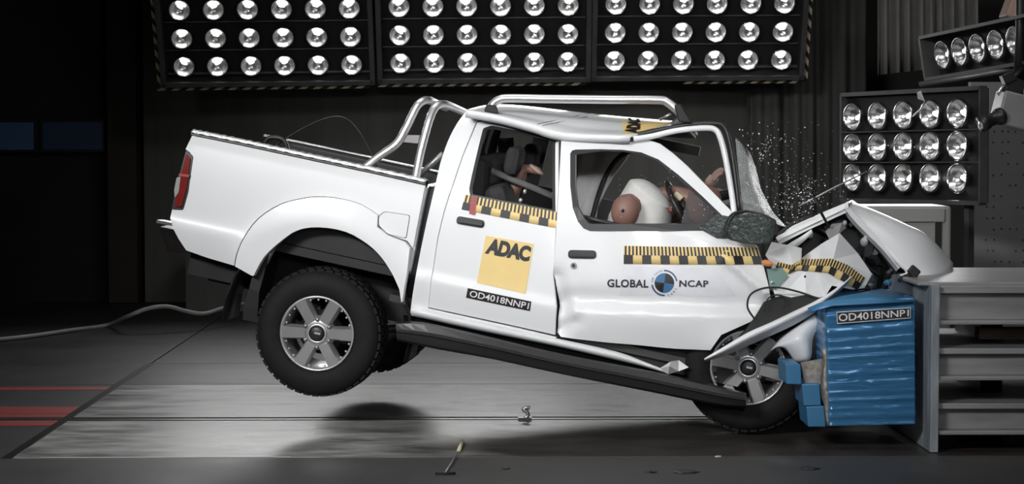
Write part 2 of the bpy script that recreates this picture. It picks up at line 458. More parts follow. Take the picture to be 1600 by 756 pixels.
M['conc'] = floor_mat('concrete_floor', (.030, .030, .030), (.050, .050, .050), .45, .6, 1.1, (1, 1, 1))
M['platel'] = floor_mat('worn_floor_plate', (.10, .10, .098), (.24, .24, .235), .32, .5, 1.6, (.8, 2.2, 1))
M['plated'] = floor_mat('dark_floor_plate', (.016, .016, .016), (.028, .028, .028), .4, .55, 1.4, (.5, 1.6, 1))
M['plateb'] = floor_mat('brown_floor_plate', (.035, .032, .029), (.06, .054, .05), .38, .55, 1.6, (.6, 2, 1))
M['rail'] = mat('dark_rail', (.05, .05, .05), .35, .7, .2, 5)
M['redfloor'] = mat('red_floor_paint', (.30, .045, .035), .5, 0, .2, 4, stretch=(.4, 3, 1))

FX0, FX1 = -9., 9.
fl = quad_floor('floor', FX0, FX1, -9.5, 10.2, -.3, -.03, M['conc']); tag(fl, kind='structure')
def fplate(x0, x1, y0, y1, m, top=0., g=.007, name='floor_plate'):
    return MB().box(((x0+x1)/2, (y0+y1)/2, (top-.03)/2), (x1-x0-2*g, y1-y0-2*g, top+.03)).build(name, m, fl, bevel=.003)
XE = -2.47
fplate(FX0, XE, -.68, .70, M['conc']); fplate(FX0, XE, .84, 2.45, M['conc']); fplate(FX0, XE, 2.45, 9.5, M['conc'])
M['conc2'] = floor_mat('concrete_floor_front', (.05, .05, .05), (.075, .075, .075), .45, .6, 1.1, (1, 1, 1))
fplate(FX0, FX1, -9.4, -.68, M['conc2'])
def pool_shade_mix(m, x0, x1, a, b):      # paints the floor's light pool fading to shade along X into the colour
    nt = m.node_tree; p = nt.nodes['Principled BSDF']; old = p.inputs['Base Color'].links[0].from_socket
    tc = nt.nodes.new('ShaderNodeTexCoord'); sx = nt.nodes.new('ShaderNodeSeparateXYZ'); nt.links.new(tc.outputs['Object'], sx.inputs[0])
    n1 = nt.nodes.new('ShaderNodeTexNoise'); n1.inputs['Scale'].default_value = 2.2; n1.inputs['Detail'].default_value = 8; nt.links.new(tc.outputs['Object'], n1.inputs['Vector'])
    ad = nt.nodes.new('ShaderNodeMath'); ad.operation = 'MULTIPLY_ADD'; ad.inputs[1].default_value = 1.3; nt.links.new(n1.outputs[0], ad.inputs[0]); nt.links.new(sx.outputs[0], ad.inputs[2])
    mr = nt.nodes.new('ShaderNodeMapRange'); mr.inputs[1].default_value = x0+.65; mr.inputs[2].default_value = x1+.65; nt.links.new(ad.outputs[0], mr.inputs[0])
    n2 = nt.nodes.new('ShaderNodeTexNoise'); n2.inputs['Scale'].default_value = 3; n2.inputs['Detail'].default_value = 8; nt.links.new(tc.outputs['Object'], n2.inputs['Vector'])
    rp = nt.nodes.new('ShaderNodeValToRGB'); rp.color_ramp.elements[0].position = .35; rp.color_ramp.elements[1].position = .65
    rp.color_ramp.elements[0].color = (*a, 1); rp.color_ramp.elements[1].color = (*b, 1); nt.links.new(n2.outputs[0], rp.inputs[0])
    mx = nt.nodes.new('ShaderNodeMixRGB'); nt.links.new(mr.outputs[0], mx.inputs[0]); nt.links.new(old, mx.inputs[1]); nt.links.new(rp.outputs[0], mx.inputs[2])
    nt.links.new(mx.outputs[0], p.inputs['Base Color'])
PXC = (XE+FX1)/2          # plate meshes are centred in world X, their object origin stays at the world origin
M['plate1'] = floor_mat('worn_plate_pool_shade_near', (.075, .075, .073), (.42, .42, .41), .28, .5, 2.4, (.8, 2.4, 1)); pool_shade_mix(M['plate1'], -.75, .15, (.030, .027, .024), (.05, .045, .041))  # mottling is wear; pale left and dark right are painted light and shade
M['plate2'] = floor_mat('worn_plate_pool_shade_far', (.075, .075, .073), (.38, .38, .375), .28, .5, 2.4, (.8, 2.4, 1)); pool_shade_mix(M['plate2'], -1.0, -.2, (.024, .024, .024), (.042, .042, .042))
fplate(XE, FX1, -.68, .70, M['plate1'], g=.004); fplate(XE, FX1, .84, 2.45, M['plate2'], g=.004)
fplate(XE, FX1, 2.45, 3.74, M['plated'])
fplate(XE, FX1, 3.74, 9.5, M['conc'])
r = MB().box((0, .77, -.016), (FX1-FX0-.1, .125, .026)).box((0, .715, -.006), (FX1-FX0-.1, .012, .018)).box((0, .825, -.006), (FX1-FX0-.1, .012, .018)).build('guide_rail', M['rail'], fl)
for y0, y1 in ((.84, .98), (1.02, 1.30), (2.16, 2.30), (.50, .69)):
    MB().box(((FX0+XE)/2, (y0+y1)/2, .002), (XE-FX0-.05, y1-y0, .003)).build('red_stripe', M['redfloor'], fl)
MB().box((-1.65, -.674, .0015), (1.3, .008, .003)).build('worn_edge', M['debris'], fl)
# dark strip of the plate seam on the left
MB().box((XE, 1.5, .002), (.055, 4.4, .004)).build('seam_strip', M['rail'], fl)

WY = 9.6
tag(MB().box((0, WY+.1, 3.5), (18.4, .2, 7.4)).build('wall_back', M['wall']), kind='structure')
tag(MB().box((FX0-.1, 0, 3.5), (.2, 19.6, 7.4)).build('wall_left', M['wall']), kind='structure')
tag(MB().box((FX1+.1, 0, 3.5), (.2, 19.6, 7.4)).build('wall_right', M['wall']), kind='structure')
tag(MB().box((0, 0, 7.3), (18.4, 19.6, .2)).build('ceiling', M['wall']), kind='structure')
# columns / wall cladding on the left part of the back wall
def wallrect(x0, x1, y0, y1, Y, d, m, name, parent=None):
    a, b = atY(x0, y0, Y), atY(x1, y1, Y)
    return MB().box(((a.x+b.x)/2, Y+d/2, (a.z+b.z)/2), (abs(b.x-a.x), d, abs(a.z-b.z))).build(name, m, parent)
tag(wallrect(165, 215, -60, 473, WY-.32, .30, M['column'], 'trim_1'), kind='structure')
tag(wallrect(222, 1180, -60, 473, WY-.14, .12, mat('grey_cladding', (.11, .108, .10), .8, 0, .15, 1.5, stretch=(4, 1, .2)), 'trim_2'), kind='structure')
w1 = wallrect(-40, 62, 186, 238, WY-.10, .09, M['seal'], 'window_1'); tag(w1, kind='structure')
wallrect(-36, 52, 191, 234, WY-.12, .02, M['winglass'], 'pane', w1)
w2 = wallrect(60, 163, 186, 238, WY-.10, .09, M['seal'], 'window_2'); tag(w2, kind='structure')
wallrect(66, 160, 191, 234, WY-.12, .02, mat('window_pane_dark', (.025, .045, .075), .3, 0, .3, 2, emit=(.25, .5, 1, .004)), 'pane', w2)

# ------------------------------------------------------------------ floodlight banks
BOWL = MB()
prof = [(.0, .075), (.018, .073), (.040, .064), (.062, .049), (.080, .028), (.092, .004), (.097, -.008), (.103, -.008), (.105, .0), (.105, .02)]
BOWL.lathe(prof, 28)
b0 = BOWL.build('lamp', M['reflector']); bowl_me = b0.data; bpy.data.objects.remove(b0)
bb = MB().tube([(-.030, .0, 0), (-.022, .0, 0), (.0, .0, 0), (.022, .0, 0), (.030, 0, 0)], [.004, .012, .013, .012, .004], 8).build('bulb', M['bulb']); bulb_me = bb.data; bpy.data.objects.remove(bb)
def add_lamp(parent, p, sc=1., tilt=0., pan=0., off=(0, .018)):
    o = bpy.data.objects.new('lamp', bowl_me); COL.objects.link(o); o.parent = parent; o.location = p; o.scale = (sc, sc, sc)
    o.rotation_euler = (tilt, random.uniform(0, 0), pan)
    q = bpy.data.objects.new('bulb', bulb_me); COL.objects.link(q); q.parent = o; q.location = (off[0], .050, off[1])
    if off[0]: q.scale = (1.3, 1, 1.3)
    q.rotation_euler = (random.uniform(-.2, .2), random.uniform(-.5, .5), random.uniform(-.4, .4))
    return o
def hazard(parent, x0, z0, x1, z1, w, y, n):
    mb = MB(); a, b = Vector((x0, y, z0)), Vector((x1, y, z1)); d = (b-a); t = d.normalized(); nn = Vector((-t.z, 0, t.x))*w/2
    for i in range(n):
        s, e = a+d*(i/n), a+d*((i+1)/n); sh = d/n*.5
        q = [s-nn-sh, e-nn-sh, e+nn+sh, s+nn+sh]; back = Vector((0, .012, 0))
        mb.add(q+[x+back for x in q], [(0, 1, 2, 3), (7, 6, 5, 4), (0, 4, 5, 1), (2, 6, 7, 3)], i % 2)
    o = mb.build('hazard_tape', [M['hazy'], M['hazk']], parent, recalc=False); return o
def back_bank(px, py, label, roll, haz):
    c = atY(px, py, 8.1)
    e = empty('floodlight_bank'); e.location = c; e.rotation_euler = Euler((R_(22), roll, 0))
    P, Q = .3226, .284
    for r_ in range(-1, 2):
        for k in range(6): add_lamp(e, ((k-2.5)*P, -.02, r_*Q))
    W_, H0, H1 = 3.18*P, -.47, 1.15
    MB().box((0, .12, (H0+H1)/2), (2*W_, .10, H1-H0)).build('housing', M['bankf'], e)
    fr = MB()
    for x in (-W_+.02, W_-.02): fr.box((x, .0, (H0+H1)/2), (.05, .16, H1-H0))
    fr.box((0, 0, H0+.02), (2*W_, .16, .05)); fr.box((0, .04, H0+.10), (2*W_-.1, .05, .02))
    for z in (-Q/2, Q/2, Q*1.5): fr.box((0, .055, z), (2*W_-.1, .02, .012))
    fr.build('frame', M['bankb'], e, bevel=.004)
    for hz in haz: hazard(e, *hz)
    MB().box((-W_*.6, .1, (H1+3.6)/2), (.04, .04, 3.6-H1)).box((W_*.6, .1, (H1+3.6)/2), (.04, .04, 3.6-H1)).build('hanger', M['bankb'], e)
    tag(e, label, 'light', 'floodlight banks hanging above the truck'); return e
back_bank(416, 58, 'left hanging floodlight bank, behind the truck bed', R_(-.7), [(-1.05, -.5, 1.0, -.5, .045, -.03, 30), (-1.05, -.45, -1.05, 1.1, .045, -.03, 24)])
back_bank(756, 53, 'middle hanging floodlight bank, above the cab roof', R_(-.5), [(-1.0, -.5, 1.0, -.5, .045, -.03, 30)])
back_bank(1092, 49.5, 'right hanging floodlight bank, above the shattered windscreen', R_(-.4), [(-.1, -.5, 1.05, -.5, .045, -.03, 18), (1.05, -.45, 1.05, 1.1, .045, -.03, 24)])

def side_bank():
    Y = 3.3; c = atY(1414, 229, Y)
    e = empty('floodlight_bank'); e.location = c; rz = R_(-62); e.rotation_euler = Euler((0, R_(-.6), rz))
    sc = Y+10.9; P = 41*sc/F/math.cos(R_(50.5))*.97; Q = 49.2*sc/F
    for r_ in range(-1, 2):
        for k in range(5): add_lamp(e, ((k-2)*P, -.02, r_*Q), .98, off=(.016, .0))
    W_ = P*2.64; H = Q*1.75
    MB().box((0, .085, 0), (2*W_, .03, 2*H)).build('housing', M['bankf'], e)
    fr = MB()
    for z in (-Q/2, Q/2): fr.box((0, .03, z), (2*W_, .03, .008))
    for x in (-W_, W_): fr.box((x, .05, 0), (.02, .07, 2*H))
    for z in (-H, H): fr.box((0, .05, z), (2*W_, .07, .03))
    fr.build('frame', M['bankb'], e)
    for x in (-W_*.7, W_*.7):
        MB().box((x, .13, -(c.z)/2), (.05, .05, c.z-.02)).build('stand_post', M['bankb'], e)
        MB().box((x, .13, -c.z+.025), (.3, .5, .04)).build('stand_foot', M['bankb'], e)
    tag(e, 'standing floodlight bank of three rows, beside the bare wall panel', 'light')
side_bank()
def top_bank():
    Y = 1.2; c = atY(1530, 75, Y); e = empty('floodlight_bank'); e.location = c
    e.rotation_euler = Euler((R_(8), R_(-3), R_(-74)))
    sc = Y+10.9; P = 27.5*sc/F/math.cos(R_(60))
    for k in range(6): add_lamp(e, ((k-1.95)*P, -.02, 0), .86, off=(.018, .0))
    MB().box((.08, .11, 0), (6.6*P, .10, .25)).build('housing', M['bankf'], e)
    MB().box((.08, .03, -.135), (6.6*P, .16, .02)).box((.08, .03, .135), (6.6*P, .16, .02)).box((.08-3.3*P, .03, 0), (.02, .16, .27)).build('frame', M['bankb'], e)
    MB().box((.65, .12, 1.6), (.05, .05, 3.0)).build('hanger', M['bankb'], e)
    tag(e, 'tilted single row of floodlights at the top right corner', 'light')
top_bank()

# ------------------------------------------------------------------ curtains, panels, cabinet, camera rig on the right
def curtain(name, x0, x1, ytop, ybots, Y, amp, folds, m, label):
    n = folds*8; rows = []
    for j in (0, .35, .7, 1.):
        row = []
        for i in range(n+1):
            s = i/n; yb = ybots[0]+(ybots[1]-ybots[0])*s; py = ytop+(yb-ytop)*j
            p = atY(x0+(x1-x0)*s, py, Y); p.y += amp*math.sin(s*folds*2*math.pi+.6*math.sin(s*11))*(.7+.3*j)+amp*.5*math.sin(s*23); row.append(p)
        rows.append(row)
    o = MB().grid(rows).build(name, m, solid=.008); tag(o, label, 'curtain'); return o
curtain('curtain', 1372, 1526, -70, (117, 100), 7.2, .07, 9, M['curtain'], 'pale pleated curtain hanging above the standing floodlight bank')
curtain('curtain', 1168, 1352, -70, (474, 474), 8.85, .06, 7, M['curtaind'], 'dark floor length curtain behind the flying glass')
pc = wallrect(1517, 1800, 128, 545, 3.9, .08, M['panel'], 'wall_panel'); tag(pc, 'grey wall panel with rows of small holes, behind the barrier beams', 'panel')
hm = MB()
for i in range(14):
    for j in range(14):
        p = atY(1542+i*11.5+random.uniform(-2, 2), 205+j*17+random.uniform(-1, 1), 3.9)
        if random.random() < .6: hm.box((p.x, p.y-.001, p.z), (.012, .006, .012))
tag(hm.build('perforation', M['hole'], pc), kind='stuff')
cb = empty('cabinet'); a = atY(1340, 322, 2.2); b = atY(1487, 330, 2.2); cb.location = ((a.x+b.x)/2, 2.45, 0)
MB().box((0, 0, a.z/2), (b.x-a.x, .5, a.z)).build('body', M['cab'], cb, bevel=.02)
MB().box(((b.x-a.x)/2-.09, -.255, a.z-.20), (.04, .02, .22)).build('slot', M['black'], cb)
MB().box((0, -.262, a.z-.06), (b.x-a.x-.10, .012, .09)).build('top_band', M['cab'], cb, bevel=.004)
tag(cb, 'pale grey cabinet standing behind the folded bonnet', 'cabinet')
# shelf bar between bank and panel
cr = empty('high_speed_camera'); cr.location = atY(1592, 175, .6)
k = 11.5/F
MB().box((.02, .1, 0), (.26, .22, .20), Matrix.Rotation(R_(14), 3, 'Y')).build('body', M['camgrey'], cr, bevel=.012)
ln = MB(); ln.tube([(-.10, 0, -.02), (-.125, -.01, -.03), (-.125, -.01, -.03), (-.19, -.02, -.055), (-.19, -.02, -.055), (-.235, -.03, -.075)], [.05, .05, .038, .038, .046, .048], 18)
ln.build('lens', M['plastic'], cr)
MB().ell((-.225, -.03, -.07), (.02, .035, .035), 8).build('front_glass', M['chrome'], cr)
mt = MB(); mt.box((-.02, .05, .15), (.10, .08, .10), Matrix.Rotation(.5, 3, 'Y')).box((-.06, .03, .20), (.07, .07, .05), Matrix.Rotation(-.4, 3, 'Y')).tube([(-.08, .02, .12), (-.02, .05, .20), (.05, .08, .26)], .02).tube([(.02, .1, .1), (.03, .1, .5), (.03, .1, 5.0)], .03)
mt.build('mount', M['plastic'], cr); MB().tube([(-.10, .0, .15), (-.13, -.01, .10)], [.012, .012], 8).build('clamp_lever', M['chrome'], cr)
tag(cr, 'high speed camera with black lens hanging at the right edge', 'camera')
ar = empty('rig_arm'); ar.location = atY(1436, 132, 1.0)
p2 = atY(1640, 100, .8)-ar.location
MB().tube([(0, 0, 0), p2], .018, 4).build('bar', M['bankb'], ar); MB().tube([p2+Vector((-.05, .05, .0)), p2+Vector((-.05, .05, 4.9))], .02, 6).build('hanger', M['bankb'], ar)
tag(ar, 'thin dark rig arm under the tilted row of floodlights', 'rig')
# pale piece of kit at the very top right corner
pk = MB(); c = atY(1588, 14, 2.0); pk.box(c, (.14, .2, .16), Matrix.Rotation(.35, 3, 'Y')); 
o = pk.build('ceiling_box', mat('tan_box', (.30, .20, .16), .6), bevel=.01); tag(o, 'tan box in the top right corner above the floodlights', 'box')
MB().box((c.x, c.y, (c.z+7.2)/2), (.03, .03, 7.2-c.z)).build('hanger', M['bankb'], o)
# background low block on the left
o = wallrect(290, 392, 390, 486.3, 8.3, .8, mat('grey_plinth', (.085, .083, .08), .7), 'plinth'); tag(o, 'grey plinth in the dark beyond the tail of the truck', 'plinth')

# hose on the floor
hp = [floorpt(x, y, .02) for x, y in [(-40, 534), (40, 526), (110, 516), (168, 508)]] + [atY(200, 494, 6.1), atY(232, 482, 6.1), atY(262, 479, 6.2), atY(290, 486, 6.3), atY(318, 490, 6.4), atY(350, 481, 6.7), atY(385, 474, 7.1)]
o = MB().tube(catmull(hp, 6), .019, 8).build('hose', M['hose']); tag(o, 'pale hose snaking over the floor behind the truck tail', 'hose')

# ================================================================== BARRIER
YB = -.59
def rectY(x0, x1, y0, y1, Y):
    a, b = atY(x0, y0, Y), atY(x1, y1, Y); return a.x, b.x, b.z, a.z     # x0 x1 z0 z1
bs = empty('barrier_stand'); bs.location = (2.5, 0, 0)
def bx(mb, x0, x1, y0, y1, z0, z1): mb.box(((x0+x1)/2-2.5, (y0+y1)/2, (z0+z1)/2), (x1-x0, y1-y0, z1-z0)); return mb
X0, X1, Z0, Z1 = rectY(1456, 1466, 446, 712, YB)
Z0 = 0.003
bx(MB(), X0, X1, YB, .75, Z0, Z1).build('face_plate', M['plate'], bs, bevel=.004)
for (yt, yb, tf) in ((447, 507, 12), (545, 594, 9), (631, 679, 9)):
    x0, x1, z0, z1 = rectY(1467, 1700, yt, yb, YB+.02); x1 = 6.
    mb = MB(); t = tf*10.3/F
    bx(mb, x0, x1, YB+.04, .6, z1-t, z1)          # top flange
    bx(mb, x0, x1, YB+.02, .6, z0, z0+.02)       # lower flange
    bx(mb, x0, x1, YB+.09, YB+.12, z0+.02, z1-t)   # web
    mb.build('steel_beam', M['beam'], bs, bevel=.004)
x0, x1, z0, z1 = rectY(1440, 1700, 438, 447, YB+.02)
bx(MB(), X0-.06, 6., YB+.06, .7, z0, z1-.012).build('top_rail', M['beam'], bs, bevel=.005)
bx(MB(), X0+.02, 6., YB+.28, YB+.34, z0-.12, z0-.10).build('cable_tray', M['bankb'], bs)
for X in (2.75, 4.2): bx(MB(), X, X+.12, -.1, .5, .003, .80).build('upright', M['bankf'], bs)
x0, x1, z0, z1 = rectY(1530, 1700, 513, 530, YB+.3)
bx(MB(), x0, 6., YB+.3, YB+.4, z0, z1).build('timber', M['wood'], bs)
tag(bs, 'grey steel barrier stand of stacked beams behind the blue block', 'barrier')

# blue deformable block: rows of wrinkled foil
db = empty('deformable_barrier'); ob_ = atY(1362, 662, YB+.10); db.location = ob_
def blk():
    Yn = YB+.10; rows = []; N = 190; random.seed(3)
    ft = []
    for j in range(N+1):
        t = j/N
        ft.append(t)
    wr = [random.uniform(-1, 1) for _ in range(200)]
    for j, t in enumerate(ft):
        row = []
        xl = 1290+5*t; xr = 1430+1*t; yt0 = 477; 
        yl = 477+188*t; yr = 464+198*t
        ridge = .006*abs(math.sin(t*math.pi*11.5+.9*math.sin(t*17)))+.002*math.sin(t*90)
        depth = [(.95, 0, 0), (.5, 0, 0), (.03, 0, 0), (0, .008, 0)]+[(0, .03+.94*i/40, .6) for i in range(41)]+[(0, .99, 0), (.03, 1, 0), (.5, 1, 0), (.95, 1, 0)]
        for d, s, wgt in depth:
            px = xl+(xr-xl)*s; py = yl+(yr-yl)*s
            p = atY(px, py, Yn); p.y += d - ridge*(1 if d == 0 else 0) - wgt*(.010*max(0, noise.noise(Vector((s*3.2, t*22, 1)))) + .010*max(0., 1-2.6*abs(noise.noise(Vector((s*3.5, t*34, 5)))))**2*max(0, noise.noise(Vector((s*4, t*7, 9)))+.25))
            if d > 0: p.x += (ridge if s == 1 else -ridge)*.8
            row.append(p-ob_)
        rows.append(row)
    mb = MB().grid(rows)
    for rr in (rows[0], rows[-1]): mb.add(rr, [tuple(range(len(rr)))])
    return mb.build('foil_block', M['foil'], db)
blk()
# top flap of crushed foil
fp = [[atY(1268, 487, YB+.06), atY(1300, 478, YB+.06), atY(1375, 474, YB+.06), atY(1428, 471, YB+.07)],
      [atY(1262, 482, YB+.12), atY(1305, 466, YB+.10), atY(1350, 462, YB+.10), atY(1420, 466, YB+.12)],
      [atY(1290, 470, YB+.3), atY(1320, 462, YB+.3), atY(1378, 452, YB+.3), atY(1424, 462, YB+.3)]]
MB().grid([[p-ob_ for p in r] for r in fp]).build('crushed_flap', M['foil2'], db, solid=.008)
tabs = [((1227, 568), (1251, 569), (1253, 601), (1229, 600)), ((1253, 600), (1281, 599), (1283, 634), (1256, 634)), ((1260, 635), (1288, 634), (1291, 667), (1263, 667))]
for i, q in enumerate(tabs):
    Y = YB+.13
    f = [atY(x, y, Y)-ob_ for x, y in q]; d = Vector((0, .28, 0))
    MB().add(f+[p+d for p in f], [(0, 1, 2, 3), (7, 6, 5, 4), (0, 4, 5, 1), (1, 5, 6, 2), (2, 6, 7, 3), (3, 7, 4, 0)]).build('bumper_element', M['foil2'], db, bevel=.006)
f = [[atY(x, y, YB+.2)-ob_ for x, y in r] for r in (((1251, 567), (1275, 562), (1287, 560)), ((1254, 585), (1272, 588), (1289, 590)), ((1256, 600), (1276, 610), (1291, 640)))]
MB().grid(f, smooth=False).build('torn_honeycomb', M['honey'], db, solid=.03)
f = [[atY(1283+3*math.sin(t*9)+6*t, 545+120*t, YB+.13)-ob_, atY(1288+2*math.sin(t*13)+6*t, 545+120*t, YB+.10)-ob_, atY(1294+4*t, 545+120*t, YB+.13)-ob_] for t in [i/12 for i in range(13)]]
MB().grid(f).build('foil_edge', M['honey'], db, solid=.01)
pB = lambda off: (lambda x, y: atY(x, y, YB+.08+off)-ob_)
q = ((1307, 487), (1423, 480), (1423, 497), (1308, 506))
def inset(q, a, b):
    return tuple(bil(q, s, t) for s, t in ((a, b), (1-a, b), (1-a, 1-b), (a, 1-b)))
def flatq(name, q, place, m, parent, n=6, rows=3):
    mb = MB().grid([[place(*bil(q, i/n, j/(rows-1))) for j in range(rows)] for i in range(n+1)])
    return mb.build(name, m, parent, recalc=False)
lb = flatq('number_label', q, pB(-.004), M['white'], db); flatq('label_face', inset(q, .008, .07), pB(-.006), M['ink'], lb)
text_on('label_text', 'OD4018NNP1', inset(q, .025, .19), pB(-.008), M['white'], lb, .012)
tag(db, 'blue foil covered deformable block crushed by the truck front', 'barrier')

# ================================================================== TRUCK
tr = empty('pickup_truck', mtx=TRUCK)
tag(tr, 'white double cab pickup truck, nose crumpled against the blue barrier block', 'truck')
# --- bed side
bed = [(300, 212), (360, 224), (430, 239), (500, 254), (580, 271), (664, 290), (656, 330), (648, 372), (640, 410), (633, 446), (628, 472)] + \
      cm2([(627, 472), (624, 452), (613, 428), (596, 402), (574, 381), (540, 362), (498, 355), (464, 360), (436, 379), (412, 402), (396, 431)], 3) + \
      [(392, 430), (367, 416), (325, 403), (291, 391), (279, 373), (271, 358), (266, 340), (269, 327), (285, 328), (293, 300), (301, 245), (297, 238), (290, 233)]
flare_top = cm2([(367, 416), (371, 396), (382, 371), (404, 342), (438, 320), (471, 311), (498, 308), (531, 311), (564, 320), (590, 336)], 3)
flare_poly = flare_top + [(589, 355), (605, 368), (632, 378), (640, 388), (636, 425), (628, 472), (627, 472)] + \
      cm2([(624, 452), (613, 428), (596, 402), (574, 381), (540, 362), (498, 355), (464, 360), (436, 379), (412, 402), (396, 431)], 3) + [(392, 430)]
upper = [(300, 212), (360, 224), (430, 239), (500, 254), (580, 271), (664, 290), (656, 330), (648, 372), (645, 387), (636, 376), (607, 366), (592, 353), (592, 335)] + flare_top[::-1][1:] + \
      [(366, 415), (325, 403), (291, 391), (279, 373), (271, 358), (266, 340), (269, 327), (285, 328), (293, 300), (301, 245), (297, 238), (290, 233)]
bedp = panel('bed_side', upper, S_bed, M['paint'], tr, thick=.03)
flp = panel('wheel_arch_flare', flare_poly, S_flare, M['flare'], tr, thick=.06, step=.03)
sm = [LS(x, y, S_bed, -.001) for x, y in flare_top + [(590, 344), (589, 355), (605, 368), (632, 378), (640, 388)]]
MB().tube(sm, .005, 6).build('flare_seam', M['seal'], flp)
# fuel flap
ff = rounded([(591, 338), (600, 330), (641, 336), (635, 373), (606, 366), (591, 352)], 4)
panel('fuel_flap_seam', ff, S_bed, M['seal'], bedp, thick=.004, off=-.002)
panel('fuel_flap', [(613+(x-613)*.955, 351+(y-351)*.955) for x, y in ff], S_bed, M['paint'], bedp, thick=.006, off=-.008)
# bed rail (bright top edge) and inner tub
def lp(pts, v): return [L(x, y, v) for x, y in pts]
railpx = [(299, 211), (360, 223), (430, 238), (500, 253), (580, 270), (665, 289)]
rl = lp(railpx, .05)
mb = MB(); mb.grid([[p+Vector((0, -.012, .002)), p+Vector((0, -.012, .012)), p+Vector((0, .0, .02)), p+Vector((0, .07, .02)), p+Vector((0, .075, -.05))] for p in rl])
mb.build('bed_rail', M['plastic'], tr)
rl2 = catmull(rl, 12)
mb = MB(); mb.grid([[p+Vector((0, -.014, .014+.003*math.sin(i*1.9))), p+Vector((0, -.013, .022)), p+Vector((0, .02, .034+.003*math.sin(i*2.7))), p+Vector((0, .065, .021))] for i, p in enumerate(rl2)]).build('rail_cap', M['railcap'], tr, solid=.003)
rf = [Vector((p.x, 1.62, p.z-.07)) for p in rl]
MB().grid([[p+Vector((0, -.05, .0)), p+Vector((0, -.02, .02)), p+Vector((0, .06, .02)), p+Vector((0, .10, -.03)), p+Vector((0, .10, -.62))] for p in rf]).build('bed_side', M['farpaint'], tr, solid=.02)
MB().grid([[p+Vector((0, -.06, -.5)), p+Vector((0, -.06, .005)), p+Vector((0, -.02, .026)), p+Vector((0, .05, .026))] for p in rf]).build('far_rail', M['plastic'], tr, solid=.01)
MB().grid([[p+Vector((0, -.030, .036)), p+Vector((0, .0, .040))] for p in rf]).build('rail_cap', M['railcap'], tr, solid=.004)
x0, x1 = rl[0].x, rl[-1].x; zt = rl[0].z
MB().box(((x0+x1)/2, .86, .42), (x1-x0, 1.5, .05)).build('bed_floor', M['plastic'], tr)
MB().box(((x0+x1)/2, .12, .70), (x1-x0-.05, .02, .5)).build('bed_liner', M['plastic'], tr)
MB().box(((x0+x1)/2, 1.60, .65), (x1-x0-.05, .02, .45)).build('bed_liner', M['plastic'], tr)
MB().box((x1-.02, .86, .68), (.04, 1.5, .5)).build('bed_front_panel', M['paint'], tr)
MB().box((x0+.06, .86, .60), (.06, 1.42, .50), Matrix.Rotation(.05, 3, 'Y')).build('tailgate', M['farpaint'], tr, bevel=.01)
# --- tail light
tl = rounded([(291, 234), (302, 244), (294, 300), (286, 328), (268, 327), (277, 285)], 3)
t0 = panel('tail_light', tl, S_bed, M['plastic'], tr, thick=.09, off=-.004)
panel('red_lens', rounded([(291, 240), (297, 247), (291, 293), (283, 323), (272, 322), (280, 286)], 3), S_bed, M['red'], t0, thick=.02, off=-.016)
panel('reverse_lens', rounded([(276, 277), (282, 276), (279, 300), (273, 309), (272, 297)], 2), S_bed, M['clear'], t0, thick=.02, off=-.022)
panel('lens_band', [(280, 271), (296, 273), (295, 277), (279, 275)], S_bed, M['redtape'], t0, thick=.01, off=-.020)
# --- rear bumper
bp_ = MB(); A = L(247, 354, .22); B = L(272, 359, .10); C = L(300, 398, .10); D = L(262, 394, .25)
bp_.add([A, B, C, D]+[Vector((p.x, 1.72-p.y, p.z)) for p in (A, B, C, D)], [(0, 1, 2, 3), (7, 6, 5, 4), (0, 4, 5, 1), (1, 5, 6, 2), (2, 6, 7, 3), (3, 7, 4, 0)])
o = bp_.build('rear_bumper', M['plastic'], tr, bevel=.01)
mb = MB(); A2, B2 = L(244, 348, .20), L(269, 353, .09); n_ = Vector((0, 0, .018))
mb.add([A2, B2, B2+n_, A2+n_]+[Vector((p.x+.004, p.y+.10, p.z-.004)) for p in (A2, B2, B2+n_, A2+n_)], [(0, 1, 2, 3), (7, 6, 5, 4), (0, 4, 5, 1), (1, 5, 6, 2), (2, 6, 7, 3), (3, 7, 4, 0)])
mb.build('bumper_step', M['chrome'], o)
MB().box((-.72, .86, .22), (.30, 1.3, .16)).build('bumper_bracket', M['under'], tr)
# --- mud flap
mb = MB(); rows = []
for (xl, yl, xr, yr, v) in ((400, 396, 418, 394, .06), (397, 420, 412, 425, .05), (390, 450, 404, 456, .05), (381, 478, 402, 482, .06), (380, 499, 400, 503, .07)):
    rows.append([L(xl, yl, v), L(xr, yr, v), L(xr, yr, v)+Vector((0, .26, 0))])
mb.grid(rows, smooth=False).build('mud_flap', M['black'], tr, solid=.015)
mb = MB().grid([[L(420, 388, .08), L(434, 383, .08)], [L(411, 408, .08), L(420, 410, .08)], [L(405, 424, .08), L(411, 424, .08)]]).build('flap_bracket', M['steel'], tr, solid=.01)
# --- wheel housing liner (dark, behind the arch)
mb = MB(); rows = []
for i in range(15):
    a = math.pi*(-.05+1.1*i/14); r_ = .52
    rows.append([Vector((-.03+r_*1.06*math.cos(a), v, .02+r_*1.1*math.sin(a))) for v in (.07, .40)])
mb.grid(rows).build('wheel_housing', M['under'], tr, solid=.01)
mb = MB().box((.2, .42, .42), (1.5, .02, .60)); mb.build('housing_wall', M['under'], tr)

